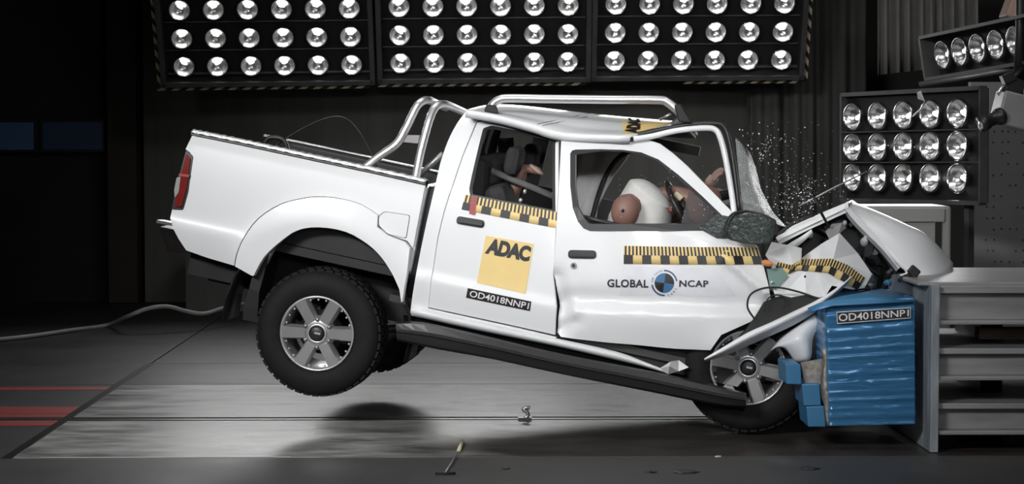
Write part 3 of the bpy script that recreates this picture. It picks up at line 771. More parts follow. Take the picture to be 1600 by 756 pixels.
# --- cab side (rear pillar, roof rail, sill end)
rd_seam = [(668, 480), (683, 371), (693, 330), (706, 290), (722, 243), (744, 189), (764, 184), (820, 197), (876, 214)]
cab = cm2([(728, 174), (714, 193), (700, 220), (688, 255), (680, 290), (667, 345), (654, 408), (645, 458), (641, 489)], 3) + \
      [(668, 495), (800, 524), (869, 539), (868, 527), (800, 511), (669, 482)] + rd_seam[1:] + [(985, 217), (985, 213), (880, 209), (830, 196), (780, 183)]
panel('cab_side', cab, S_base, M['paint'], tr, thick=.05, step=.04)
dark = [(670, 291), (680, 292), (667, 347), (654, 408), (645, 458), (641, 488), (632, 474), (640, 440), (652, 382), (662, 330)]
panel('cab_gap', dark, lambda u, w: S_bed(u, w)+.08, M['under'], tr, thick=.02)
rdo = [(670, 480), (685, 371), (695, 330), (708, 290), (724, 243), (746, 191), (764, 186), (820, 199), (873, 214), (872, 300), (868, 363), (864, 429), (869, 480), (867, 523), (800, 508)]
rwin = rounded([(735, 312), (733, 295), (737, 275), (748, 228), (755, 200), (768, 195), (873.5, 216), (873, 338)], 3)
rwh = rounded([(735, 308), (733, 295), (737, 275), (748, 228), (755, 200), (768, 196), (868, 216), (868, 334)], 3)
rear = panel('rear_door', rdo, lambda u, w: S_base(u, w)-.008, M['paint'], tr, holes=[rwh], thick=.045, step=.035)
S_rd = lambda u, w: S_base(u, w)-.008
ring('window_seal', rwh, S_rd, M['seal'], rear, 5, .04, -.003)
# --- front door
fdo = [(877, 217), (985, 217), (1010, 218), (1031, 225), (1050, 239), (1075, 261), (1110, 297), (1145, 333), (1156, 350), (1160, 368), (1183, 385), (1192, 412), (1201, 448), (1206, 476), (1172, 503), (1127, 523), (1110, 547), (1060, 545), (960, 536), (876, 526), (871, 519), (875, 478), (868, 437), (865, 429), (869, 363), (873, 300)]
fwin = [(891, 240), (894, 235), (900, 233.5), (940, 233), (973, 234), (1002, 238), (1029, 249), (1060, 273), (1098, 307), (1130, 338), (1134, 350), (1130, 360), (1060, 361), (985, 361), (922, 361), (912, 357), (903, 346), (895, 325), (891, 290)]
fd = panel('front_door', fdo, S_door, M['paint'], tr, holes=[fwin], thick=.05, step=.028)
def wf(p): return 11 if p[1] > 345 else (3.2 if p[1] < 270 and p[0] > 905 else (5 if p[0] > 1000 else 8))
ring('window_seal', fwin, S_door, M['seal'], fd, 6, .05, -.004, wf)
# inner belt bar seen through the window
MB().tube([L(905, 337, .10), L(940, 346, .10), L(985, 355, .10)], .012, 8).build('inner_belt_bar', M['seal'], fd)
# handles
def handle(c, ang, Lx, H, S, parent):
    ca, sa = math.cos(ang), math.sin(ang)
    def ov(lx, h):
        q = rounded([(-lx, -h), (lx, -h), (lx, h), (-lx, h)], h*.9, 5); return [(c[0]+x*ca-y*sa, c[1]+x*sa+y*ca) for x, y in q]
    o = panel('door_handle', ov(Lx, H), S, M['plastic'], parent, thick=.01, off=-.006, step=.012)
    panel('handle_grip', ov(Lx*.86, H*.5), S, M['seal'], o, thick=.02, off=-.026, step=.012)
handle((735, 347), R_(9.5), 22, 6.2, S_rd, rear); handle((909.5, 397.5), R_(1.2), 22, 6.6, S_door, fd)
c = (896, 415); panel('key_lock', [(c[0]+5*math.cos(a*.5236), c[1]+5*math.sin(a*.5236)) for a in range(12)], S_door, M['steel'], fd, thick=.012, off=-.010, step=.01)
panel('lock_core', [(c[0]+2.6*math.cos(a*.785), c[1]+3*math.sin(a*.785)) for a in range(8)], S_door, M['ink'], fd, thick=.006, off=-.014, step=.01)
# --- decals on the doors
pr = lambda off: (lambda x, y: LS(x, y, S_rd, off))
pf = lambda off: (lambda x, y: LS(x, y, S_door, off))
tape([(727, 304), (800, 318), (873, 332)], [(721, 327), (796, 342), (871, 357)], pr(-.005), pr(-.0075), 10, rear)
o = flatq('red_tape', ((736, 306), (746, 308), (742, 336), (733, 334)), pr(-.009), M['redtape'], rear)
ys = ((759, 368), (834, 381), (821, 459), (745, 442))
st = flatq('yellow_sticker', ys, pr(-.004), M['yellow'], rear, 8, 8); st['label'] = 'square yellow sticker with four bold black letters'
text_on('sticker_lettering', 'ADAC', ((765.5, 371.5), (831, 385), (826.5, 409.5), (757, 396)), pr(-.0065), M['ink'], st, .06, .95)
nl = ((731, 450), (830, 471), (828, 486), (728, 465))
st = flatq('number_label', nl, pr(-.004), M['ink'], rear, 8, 3)
text_on('label_text', 'OD4018NNP1', ((735, 453.5), (827.5, 473.2), (825.5, 483), (733, 463.2)), pr(-.0065), M['white'], st, .012)
tape([(975, 384), (1060, 385.5), (1100, 386), (1140, 386), (1184, 387)], [(974.5, 412), (1060, 413), (1110, 413), (1150, 413), (1192, 413)], pf(-.005), pf(-.0075), 15, fd)
o = flatq('logo_sticker', ((972, 416), (1120, 419), (1150, 462), (968, 462)), pf(-.002), mat('bluish_sticker', (.755, .765, .80), .38), fd, 10, 6)
text_on('logo_lettering', 'GLOBAL', ((949, 436), (1013.5, 437), (1013, 449.5), (948.5, 448.5)), pf(-.006), M['inkb'], fd, .03, 1.08)
text_on('logo_lettering', 'NCAP', ((1061.5, 437.5), (1107, 438), (1107, 448.5), (1061, 448.3)), pf(-.006), M['inkb'], fd, .03, 1.08)
cx, cy = 1038, 442
def wedge(a0, a1, r0, r1, n=8): return [(cx+r1*math.cos(R_(a0+(a1-a0)*i/n)), cy-r1*math.sin(R_(a0+(a1-a0)*i/n))) for i in range(n+1)] + [(cx+r0*math.cos(R_(a1+(a0-a1)*i/n)), cy-r0*math.sin(R_(a1+(a0-a1)*i/n))) for i in range(n+1)]
def polys_on(name, pls, place, m, parent):
    mb = MB()
    for q in pls:
        k_ = len(q)//2
        mb.add([place(*p) for p in q], [(i, i+1, 2*k_-2-i, 2*k_-1-i) for i in range(k_-1)])
    return mb.build(name, m, parent, recalc=False)
lg = polys_on('logo_roundel', [wedge(90-8, 180-8, .2, 15.3), wedge(270-8, 360-8, .2, 15.3)], pf(-.006), M['blueink'], fd)
polys_on('roundel_quarter', [wedge(0-8, 90-8, .2, 15.3), wedge(180-8, 270-8, .2, 15.3)], pf(-.006), M['ink'], lg)
polys_on('roundel_arc', [wedge(8, 92, 18.3, 20.6, 12), wedge(188, 272, 18.3, 20.6, 12)], pf(-.006), mat('navy_print', (.04, .09, .2), .5), lg)
ring_t = MB()
def arc_text(txt, a0, a1, r, h, up=True):
    for i, ch in enumerate(txt):
        if ch == ' ': continue
        vs, fs = text_mesh(ch, .01); a = R_(a0+(a1-a0)*(i+.5)/len(txt))
        x0, x1 = min(v.x for v in vs), max(v.x for v in vs); w_ = (x1-x0)
        out = []
        for v in vs:
            ly = v.y*h/.72; lx = (v.x-x0-w_/2)*h/.72
            if up: rr = r+ly; px = cx+rr*math.cos(a)+lx*math.sin(a); py = cy-rr*math.sin(a)+lx*math.cos(a)
            else: rr = r+h-ly; px = cx+rr*math.cos(a)-lx*math.sin(a); py = cy-rr*math.sin(a)-lx*math.cos(a)
            out.append(LS(px, py, S_door, -.006))
        ring_t.add(out, fs)
arc_text('FOR SAFER', 178, 98, 17.8, 3.0); arc_text('CARS', 282, 340, 18.5, 3.4, False)
ring_t.build('ring_lettering', M['blueink'], lg, recalc=False)

# --- sill
def two_line_loft(name, top, bot, vs_prof, m, parent, solid=0, k=3, smooth=True):
    T = cm2(top, k); B = cm2(bot, k); rows = []
    for a, b in zip(T, B):
        rows.append([L(a[0]+(b[0]-a[0])*t, a[1]+(b[1]-a[1])*t, v) for t, v in vs_prof])
    mb = MB().grid(rows, smooth=smooth)
    for rr in (rows[0], rows[-1]): mb.add(rr, [tuple(range(len(rr)))])
    return mb.build(name, m, parent, solid=solid)
two_line_loft('sill', [(642, 477), (740, 500), (868, 528), (960, 548), (1005, 564), (1040, 578)], [(642, 493), (740, 515), (868, 541), (960, 562), (1005, 573), (1042, 584)],
              [(0, .14), (0, .07), (.35, .035), (.7, .04), (1, .08), (1, .16)], M['crumple'], tr)
MB().add([L(1030, 576, .05), L(1044, 584, .02), L(1048, 565, .0), L(1060, 580, .04), L(1076, 574, .06), L(1060, 563, .08), L(1046, 572, -.03)],
         [(0, 1, 6), (0, 6, 2), (6, 1, 3), (2, 6, 3), (2, 3, 5), (5, 3, 4)]).build('sill_crumple', M['crumple'], tr, solid=.006)
# --- side step (dark)
two_line_loft('side_step', [(618, 503), (660, 503), (760, 525), (880, 553), (1020, 580), (1120, 602), (1166, 614)], [(620, 532), (686, 546), (770, 561), (880, 585), (1020, 613), (1120, 633), (1166, 636)],
              [(0, .10), (0, -.01), (.10, -.07), (.38, -.085), (.42, -.10), (.52, -.10), (.56, -.085), (.9, -.07), (1., -.03), (1., .12)], M['step'], tr, smooth=False)
two_line_loft('inner_sill', [(630, 492), (868, 541), (1060, 584), (1160, 606)], [(632, 512), (868, 560), (1060, 600), (1160, 620)], [(0, .10), (0, .12), (1, .12), (1, .3)], M['under'], tr)
# dark sheet standing in for the shade in the void under the door front
panel('void_shade_sheet', [(900, 531), (1112, 549), (1160, 520), (1150, 600), (1080, 600), (980, 560)], lambda u, w: .17, M['under'], tr, thick=.01)

# --- roof
RN = [(728, 173), (780, 183), (830, 196), (880, 210), (985, 214)]
RC = [(772, 164), (817, 166.5), (915, 178), (1000, 186), (1062, 191)]
near = [L(x, y, .165) for x, y in cm2(RN, 4)]; crown = [L(x, y, .86) for x, y in cm2(RC, 4)]
def roofpt(i, t):
    a, c = near[i], crown[i]
    v = .165 + 1.39*t; s = min(1, t*2)
    base = a.lerp(c, 1-(1-s)**1.8)
    if t > .5:
        e_ = (t-.5)*2; base = c + Vector(((c.x-a.x)*.4*e_, 0, -.07*e_**2))
    return Vector((base.x, v, base.z))
TS = [0, .01, .03, .07, .12, .18, .25, .35, .5, .65, .8, .93, 1.]
roof = MB().grid([[roofpt(i, 0)+Vector((0, .02, -.035))]+[roofpt(i, t) for t in TS] for i in range(len(near))]).build('roof', M['paint'], tr, solid=.012)
def roofp(s, t, off=.009):
    f = s*(len(near)-1); i = min(int(f), len(near)-2); return roofpt(i, t).lerp(roofpt(i+1, t), f-i)+Vector((0, 0, off))
CMI = CM.transposed()
def proj(p):
    q = CMI @ (TRUCK @ p - CAM); return Vector((800+F*q.x/-q.z, 378-F*q.y/-q.z))
def roofst(px, py, s=.8, t=.15):
    tgt = Vector((px, py))
    for _ in range(40):
        p0 = proj(roofp(s, t)); e = tgt-p0; h = .004
        a = (proj(roofp(s+h, t))-p0)/h; b = (proj(roofp(s, t+h))-p0)/h; det = a.x*b.y-a.y*b.x
        s = min(.99, max(.02, s+.6*(e.x*b.y-e.y*b.x)/det)); t = min(.46, max(.01, t+.6*(a.x*e.y-a.y*e.x)/det))
    return Vector((s, t))
q0, q1, q2, q3 = roofst(975, 209), roofst(1001, 208), roofst(1046, 193), roofst(972, 193)
def stp(i, j):
    p = q0.lerp(q1, i).lerp(q3.lerp(q2, i), j); return p
st = MB().grid([[roofp(*stp(i/10, j/10*1.25)) for j in range(11)] for i in range(11)]).build('roof_sticker', M['yellow'], tr, recalc=False); st['label'] = 'yellow sticker with bold black letters on the roof'
vs, fs = text_mesh('ADAC', .06, .95); x1 = max(v.x for v in vs); x0 = min(v.x for v in vs); y1 = max(v.y for v in vs)
t0_, t1_, t2_ = roofst(997.5, 208.5), roofst(999, 190.5), roofst(975.5, 208.5)
def tpl(v):
    a = (v.x-x0)/(x1-x0)*4/3; q = t0_+(t1_-t0_)*a+(t2_-t0_)*(v.y/y1); return roofp(min(.99, q.x), q.y, .013)
MB().add([tpl(v) for v in vs], fs).build('roof_lettering', M['ink'], st, recalc=False)
for s in (.52, .56): MB().tube([roofp(s, .02, .006), roofp(s, .1, .006), roofp(s, .3, .006), roofp(s, .5, .006)], .003, 5).build('roof_wire', M['ink'], tr)
# back of the cab
bk = [(728, 174), (712, 195), (700, 220), (688, 255), (680, 290), (667, 345), (654, 408), (645, 458), (641, 489)]
mb = MB().grid([[LS(x, y, S_base)+Vector((.02, .02, 0)), LS(x, y, S_base)+Vector((-.0, .3, 0)), LS(x, y, S_base)+Vector((-.0, 1.2, 0)), LS(x, y, S_base)+Vector((.02, 1.45, 0))] for x, y in bk])
mb.build('cab_back', M['paint'], tr, solid=.02)
# --- roof bar
rb = catmull([L(x, y, .24) for x, y in [(767, 172), (770, 163), (780, 156), (796, 153.5), (860, 154.5), (960, 155.5), (1026, 156), (1042, 159), (1062, 176)]], 5)
o = MB().tube(rb, .0245, 14).build('roof_bar', M['chrome'], tr)
mb = MB().add([L(x, y, v) for v in (.20, .28) for x, y in [(760, 163), (775, 164), (780, 178), (756, 174)]], [(0, 1, 2, 3), (7, 6, 5, 4), (0, 4, 5, 1), (1, 5, 6, 2), (2, 6, 7, 3), (3, 7, 4, 0)])
mb.build('bar_foot', M['black'], o, bevel=.008)
mb = MB().add([L(x, y, v) for v in (.20, .29) for x, y in [(1053, 164), (1064, 162), (1082, 193), (1060, 190)]], [(0, 1, 2, 3), (7, 6, 5, 4), (0, 4, 5, 1), (1, 5, 6, 2), (2, 6, 7, 3), (3, 7, 4, 0)])
mb.build('bar_foot', M['black'], o, bevel=.008)
MB().tube([L(1031, 187, .3), L(1048, 178, .27)], .009, 6).build('bar_strut', M['steel'], o)
MB().tube([L(1050, 196, .35), L(1064, 188, .35), L(1076, 190, .3)], [.02, .03, .015], 6).build('crumpled_trim', M['steel'], tr)
# --- sports bar in the bed
sb = MB().tube(catmull([L(x, y, v) for x, y, v in [(566, 265, .14), (590, 246, .15), (619, 225, .17), (634, 201, .19), (648, 172, .22), (656, 161, .24), (667, 156.5, .30), (680, 161, .5), (697, 168, .8)]], 5), .0235, 12).build('sports_bar', M['chrome'], tr)
MB().tube(catmull([L(x, y, v) for x, y, v in [(648, 288, .14), (656, 244, .15), (667, 201, .18), (674, 179, .21), (681, 167, .24), (691, 162.5, .30), (706, 167, .5), (732, 179, .95)]], 5), .0235, 12).build('hoop_tube', M['chrome'], sb)
MB().tube([L(650, 280, 1.45), L(668, 262, 1.45), L(692, 240, 1.40)], .018, 8).build('rear_strut', M['steel'], sb)
mb = MB().add([L(x, y, v) for v in (.17, .185) for x, y in [(637, 211), (656, 211), (653, 224), (630, 222)]], [(0, 1, 2, 3), (7, 6, 5, 4), (0, 4, 5, 1), (1, 5, 6, 2), (2, 6, 7, 3), (3, 7, 4, 0)]).build('gusset_plate', M['clear'], sb)
for x, y in ((566, 266), (648, 288)): MB().box(L(x, y, .13), (.09, .07, .02)).build('tube_foot', M['steel'], sb)

# --- windscreen frame and pillar
def pathL(pts, k=5): return catmull([L(x, y, v) for x, y, v in pts], k)
wfm = MB().tube(pathL([(990, 217, .2), (1018, 213, .2), (1058, 204, .2), (1100, 200, .2), (1118, 203, .2), (1126, 217, .19), (1134, 249, .18), (1143, 300, .16), (1148, 338, .14)]), .017, 8, flat=(1, 1)).build('windscreen_frame', M['paint'], tr)
MB().tube(pathL([(985, 213, .24), (1020, 205, .24), (1074, 195, .24), (1115, 192.5, .24), (1131, 198, .24), (1139, 217, .23), (1147, 262, .21), (1155, 330, .17)]), .014, 8).build('frame_seal', M['seal'], wfm)
MB().grid([[L(1150, 215, .26), L(1163, 228, .5), L(1172, 240, .8)], [L(1152, 240, .25), L(1170, 250, .5), L(1180, 262, .8)], [L(1156, 280, .23), L(1176, 287, .5), L(1188, 295, .8)], [L(1160, 315, .21), L(1187, 322, .5), L(1206, 330, .8)], [L(1166, 345, .20), L(1203, 348, .5), L(1228, 355, .8)]]).build('windscreen', M['glass'], tr, solid=.006)
# --- far side of the cab, seen through the front window
mb = MB(); rows = []
for (y, xa, xb) in ((226, 900, 990), (250, 897, 977), (275, 893, 957), (300, 890, 943), (325, 888, 932), (345, 888, 930)):
    row = []
    for i in range(9):
        s = i/8; p = L(xa+(xb-xa)*s, y, 1.42); p.y += .02*math.cos(s*2*math.pi*2.5)+(.05*s*s); row.append(p)
    rows.append(row)
fb = mb.grid(rows).build('far_pillar', M['paint'], tr, solid=.02)
MB().tube(pathL([(922, 352, 1.38), (928, 330, 1.38), (936, 302, 1.38), (948, 272, 1.38), (965, 248, 1.38), (985, 236, 1.38), (1010, 230, 1.38)]), .016, 8).build('door_seal', M['seal'], fb)
mb = MB().box((1.25, 1.58, .52), (1.9, .04, .8)); mb.build('far_door', M['paint'], tr)
mb = MB().box((1.25, 1.53, .55), (1.8, .03, .84)).build('door_lining', M['trimgrey'], tr)
for u in (.55, .86): MB().box((u, 1.45, 1.15), (.10, .05, .55), Matrix.Rotation(.05, 3, 'Y')).build('far_pillar', M['trimgrey'], tr)
MB().box((1.2, 1.46, 1.385), (1.3, .06, .06)).build('far_roof_rail', M['trimgrey'], tr)
MB().box((1.3, .85, .27), (1.9, 1.45, .04)).build('cab_floor', M['trimgrey'], tr)
ce = MB().grid([[roofpt(i, t)+Vector((0, 0, -.03)) for t in (.03, .25, .5, .8, .97)] for i in range(len(near))]).build('headlining', M['trimgrey'], tr, solid=.01)
MB().grid([[LS(x, y, S_base)+Vector((.05, .05, 0)), LS(x, y, S_base)+Vector((.05, 1.4, 0))] for x, y in bk]).build('back_lining', M['trimgrey'], tr, solid=.01)
# seats
def seat(name, u, v, w, n=.5, ang=.25, hr=True, wid=.50):
    Rm = Matrix.Rotation(ang*-1, 3, 'Y')
    c = MB().box((u, v, w), (.50, wid, .16)).build(name, M['cloth'], tr, bevel=.04)
    MB().box(Vector((u-.24, v, w+.06))+Rm @ Vector((0, 0, .30)), (.14, wid, .62), Rm).build('backrest', M['cloth'], c, bevel=.05)
    if hr: MB().box(Vector((u-.24, v, w+.06))+Rm @ Vector((0, 0, .72)), (.10, .26, .18), Rm).build('headrest', M['cloth'], c, bevel=.04)
seat('front_seat', 1.30, .45, .40, ang=.45, hr=False); seat('front_seat', 1.05, 1.12, .36, ang=.45, hr=False); seat('rear_seat', .98, .82, .48, wid=1.2, hr=False, ang=.12)
for v in (.45, 1.15): MB().box((.86, v, 1.16), (.09, .25, .17)).build('headrest', M['cloth'], tr, bevel=.04)
MB().tube(pathL([(742, 255, .4), (790, 276, .4), (830, 292, .4), (872, 310, .45)]), .02, 6, flat=(.3, 1)).build('seat_belt', M['belt'], tr)
MB().tube(pathL([(790, 215, 1.3), (792, 260, 1.3), (793, 310, 1.3)]), .05, 6).build('belt_pillar', M['trimgrey'], tr)
MB().tube(pathL([(793, 285, .5), (792, 310, .5)]), .006, 6).build('belt_post', M['steel'], tr)
for x, y in ((820, 299), (813, 313), (865, 303), (866, 312)): MB().ell(L(x, y, .35), (.012, .012, .016), 6).build('belt_buckle', M['chrome'], tr)
# dashboard and steering wheel
MB().box(L(1150, 360, .85), (.30, 1.35, .32), Matrix.Rotation(.2, 3, 'Y')).build('dashboard', M['trimgrey'], tr, bevel=.05)
sw = L(1062, 326, .42); Rm = Matrix.Rotation(R_(-38), 3, 'Y')
mb = MB(); mb.tube([sw+Rm @ Vector((.0, .165*math.cos(a*.3142), .165*math.sin(a*.3142))) for a in range(21)], .016, 8)
o = mb.build('steering_wheel', M['plastic'], tr)
mb = MB().ell(sw+Rm @ Vector((.03, 0, 0)), (.035, .07, .06), 8, 0, Rm)
for a in (90, 210, 330): mb.tube([sw+Rm @ Vector((.03, 0, 0)), sw+Rm @ Vector((0, .16*math.cos(R_(a)), .16*math.sin(R_(a))))], .014, 6)
mb.tube([sw+Rm @ Vector((.03, 0, 0)), sw+Rm @ Vector((.3, 0, -.05))], .03, 8); mb.build('wheel_hub', M['plastic'], o)
MB().box(L(1060, 306, .36), (.05, .03, .03), Matrix.Rotation(.5, 3, 'Y')).build('target_mark', M['handle'], o)
MB().box(L(1046, 326, .36), (.03, .03, .025)).build('red_mark', M['redtape'], o)

# --- wing mirror
mr = [(1136, 341), (1145, 333), (1165, 330), (1192, 336), (1211, 345), (1209, 362), (1203, 376), (1192, 381), (1160, 377), (1140, 372), (1132, 358)]
S_m = lambda u, w: -.16+.25*abs(u-2.35)
mi = panel('wing_mirror', rounded(mr, 3), S_m, M['mirror'], tr, thick=.09, step=.03)
mb = MB().tube(pathL([(x, y, -.16+.02) for x, y in rounded([(1137, 341), (1146, 332), (1166, 329), (1193, 335), (1212, 345), (1210, 363), (1204, 378), (1193, 382), (1160, 378), (1139, 373), (1131, 358)], 4)]+[(1137, 341, -.14)], 1), .0055, 6).build('mirror_rim', M['plastic'], mi)
panel('dusty_corner', [(1090, 356), (1120, 335), (1140, 338), (1148, 372), (1120, 372)], lambda u, w: S_door(u, w)-.01, M['mirror'], mi, thick=.008)

# --- bonnet, folded like a tent
def loftL(rows): return [[L(x, y, v) for x, y, v in r] for r in rows]
def resamp(rows, k=4): # smooth along rows and across
    a = [catmull(r, k) for r in rows]; n = len(a[0]); cols = [catmull([r[i] for r in a], k) for i in range(n)]
    return cols
hood_f = loftL([[(1325, 326, .34), (1345, 350, .33), (1380, 386, .30), (1408, 418, .28), (1438, 434, .30)],
                [(1328, 321, .42), (1352, 336, .40), (1395, 366, .36), (1430, 398, .34), (1462, 434, .36)],
                [(1332, 317, .60), (1366, 330, .58), (1410, 350, .55), (1450, 374, .55), (1484, 428, .56)],
                [(1338, 320, .85), (1372, 335, .85), (1415, 356, .85), (1455, 376, .85), (1488, 412, .85)],
                [(1345, 328, 1.2), (1380, 342, 1.2), (1420, 362, 1.2), (1458, 384, 1.2), (1486, 416, 1.2)]])
hb = MB().grid(resamp(hood_f, 4)).build('bonnet', M['paint'], tr, solid=.012)
hood_r = loftL([[(1214, 372, .32), (1250, 355, .33), (1290, 336, .34), (1325, 318, .34)],
                [(1222, 362, .6), (1257, 346, .6), (1296, 329, .6), (1332, 314, .6)],
                [(1232, 358, 1.1), (1265, 344, 1.1), (1300, 330, 1.1), (1340, 320, 1.1)]])
MB().grid(resamp(hood_r, 3)).build('bonnet_rear_half', M['crumple'], hb, solid=.012)
two_line_loft('bonnet_edge', [(1212, 371), (1250, 353), (1290, 334), (1325, 317)], [(1218, 382), (1255, 363), (1292, 346), (1327, 330)], [(0, .34), (0, .31), (.5, .29), (.55, .31), (1, .30), (1, .36)], M['crumple'], hb, smooth=False)
two_line_loft('bonnet_edge', [(1322, 318), (1346, 345), (1382, 381), (1410, 414)], [(1317, 330), (1336, 354), (1374, 392), (1400, 424)], [(0, .34), (0, .30), (.6, .29), (1, .34)], M['crumple'], hb, smooth=False)
two_line_loft('bonnet_hinge', [(1228, 384), (1238, 377), (1252, 369), (1268, 358)], [(1240, 398), (1243, 388), (1255, 378), (1270, 364)], [(0, .28), (0, .24), (1, .24), (1, .28)], M['crumple'], hb)
# wiper cowl, dark
two_line_loft('wiper_arm', [(1205, 372), (1240, 345), (1272, 335)], [(1208, 377), (1242, 350), (1273, 338)], [(0, .4), (0, .37), (1, .37), (1, .4)], M['black'], tr)
# --- engine bay
eb = MB().box(L(1318, 432, .78), (.42, .60, .26)).build('engine', M['under'], tr, bevel=.03)
random.seed(11)
for i in range(26):
    x, y = random.uniform(1280, 1410), random.uniform(350, 440)
    if y < 330+abs(x-1325)*.75+14: continue
    s = random.uniform(.02, .06)
    MB().box(L(x, y, random.uniform(.36, .50)), (s*random.uniform(.6, 1.8), s, s*random.uniform(.5, 1.3)), Euler((random.random()*3, random.random()*3, random.random()*3)).to_matrix()).build('engine_fragment', random.choice([M['under'], M['plastic'], M['under'], M['black'], M['plastic'], M['bankb']]), eb, bevel=.004)
for pts in ([(1270, 352), (1290, 362), (1315, 380), (1330, 400)], [(1345, 360), (1355, 385), (1350, 410), (1375, 430)], [(1365, 380), (1385, 405), (1400, 430), (1420, 450)]):
    MB().tube(pathL([(x, y, .38) for x, y in pts]), .014, 8).build('engine_hose', M['black'], eb)
for x, y, s in ((1266, 367, .016), (1350, 378, .022), (1352, 372, .012), (1320, 348, .012)): MB().ell(L(x, y, .33), (s, s, s*1.2), 8).build('bay_cap', M['debris'], eb)
# dark bay wall behind everything
panel('bay_wall', [(1210, 392), (1240, 372), (1325, 330), (1345, 352), (1385, 392), (1425, 436), (1425, 470), (1350, 480), (1280, 490), (1215, 440)], lambda u, w: .52, M['under'], tr, thick=.02, step=.06)
# crushed front corner: black lumps over the barrier
random.seed(5)
for i in range(16):
    x, y = random.uniform(1345, 1425), random.uniform(425, 470); s = random.uniform(.02, .05)
    MB().box(L(x, y, random.uniform(.10, .22)), (s*1.6, s, s), Euler((random.random()*3, random.random()*3, random.random()*3)).to_matrix()).build('bumper_fragment', random.choice([M['plastic'], M['black'], M['foil2'], M['steel']]), tr, bevel=.005)
MB().add([L(x, y, v) for x, y, v in [(1385, 440, .15), (1400, 428, .14), (1424, 436, .14), (1431, 460, .14), (1410, 466, .12), (1392, 458, .14)]], [(0, 1, 2, 3, 4, 5)]).build('headlamp_shard', mat('slate_plastic', (.05, .065, .085), .4), tr, solid=.02)
MB().tube(pathL([(1420, 425, .12), (1436, 440, .08), (1440, 458, .06), (1455, 468, .05), (1478, 469, .05)]), .010, 8).build('torn_cable', M['black'], tr)
MB().box(L(1428, 424, .12), (.06, .05, .05), Matrix.Rotation(.5, 3, 'Y')).build('torn_plug', M['black'], tr, bevel=.008)
MB().box(L(1474, 469, .05), (.05, .03, .03)).build('torn_plug', M['black'], tr, bevel=.005)
# --- near wing, crumpled into facets
V = [(1196, 398, .02), (1206, 378, .04), (1232, 383, .02), (1252, 388, -.05), (1252, 404, -.03), (1240, 416, .03), (1262, 396, .06), (1284, 381, .02), (1312, 364, -.05),   # 0-8
     (1340, 396, .04), (1362, 428, .06), (1350, 450, .05), (1332, 452, .02), (1300, 446, -.02), (1290, 462, .0), (1260, 470, .02), (1215, 475, .04), (1204, 440, .05), (1206, 412, .05), (1258, 424, .05), (1302, 405, -.06), (1230, 452, .05), (1277, 424, .01)]
Fw = [(0, 1, 2), (0, 2, 5), (2, 3, 4), (2, 4, 5), (5, 4, 6), (6, 7, 22), (7, 8, 20), (7, 20, 22), (8, 9, 20), (9, 10, 20), (20, 10, 11), (20, 11, 12), (20, 12, 13), (22, 20, 13), (22, 13, 14), (22, 14, 15), (19, 22, 15), (6, 22, 19), (5, 6, 19), (5, 19, 18), (0, 5, 18), (18, 19, 21), (18, 21, 17), (17, 21, 16), (21, 15, 16), (19, 15, 21)]
wg = MB().add([L(*p) for p in V], Fw).build('front_wing', M['crumple'], tr, solid=.008)
md = wg.modifiers.new('sub', 'SUBSURF'); md.subdivision_type = 'SIMPLE'; md.levels = 1; md.render_levels = 1
bm = bmesh.new(); bm.from_mesh(wg.data); 
def wing_v(px, py):
    best = None
    from mathutils.geometry import intersect_point_tri_2d
    for f in Fw:
        a, b, c = [Vector(V[i][:2]) for i in f]
        det = (b-a).cross(c-a)
        if abs(det) < 1e-6: continue
        p = Vector((px, py)); l1 = (b-p).cross(c-p)/det; l2 = (c-p).cross(a-p)/det; l3 = 1-l1-l2
        m_ = min(l1, l2, l3)
        if best is None or m_ > best[0]: best = (m_, l1*V[f[0]][2]+l2*V[f[1]][2]+l3*V[f[2]][2])
    return best[1]
bm.free()
pw = lambda off: (lambda x, y: L(x, y, wing_v(x, y)-.008+off))
tape([(1214, 409), (1237, 414), (1252, 405), (1300, 404), (1325, 414), (1352, 434)], [(1212, 420), (1232, 428), (1246, 422), (1292, 426), (1318, 440), (1340, 453)], pw(-.004), pw(-.008), 13, wg)
MB().ell(L(1199, 411, -.02), (.034, .03, .018), 10).build('side_indicator', M['amber'], wg)
MB().add([L(x, y, .035) for x, y in [(1198, 420), (1222, 418), (1232, 432), (1212, 452), (1203, 450)]], [(0, 1, 2, 3, 4)]).build('green_glass_flake', mat('green_glass', (.20, .30, .27), .2), wg, solid=.006)
MB().ell(L(1206, 441, .02), (.010, .01, .008), 6).build('rivet', M['chrome'], wg); MB().ell(L(1258, 432, .04), (.007, .007, .007), 6).build('plug', M['ink'], wg)
# plastic sheet scrap at the peak
panel('cracked_pane', [(1062, 359), (1076, 300), (1092, 303), (1130, 338), (1134, 350), (1130, 359)], lambda u, w: S_door(u, w)+.02, M['dusty'], fd, thick=.005)
MB().add([L(1290, 362, .1), L(1300, 350, .05), L(1316, 348, .02), L(1310, 366, -.04), L(1296, 374, .0), L(1322, 356, .05)], [(0, 1, 2, 3), (0, 3, 4), (2, 5, 3)]).build('torn_flap', M['clear'], wg, solid=.004)
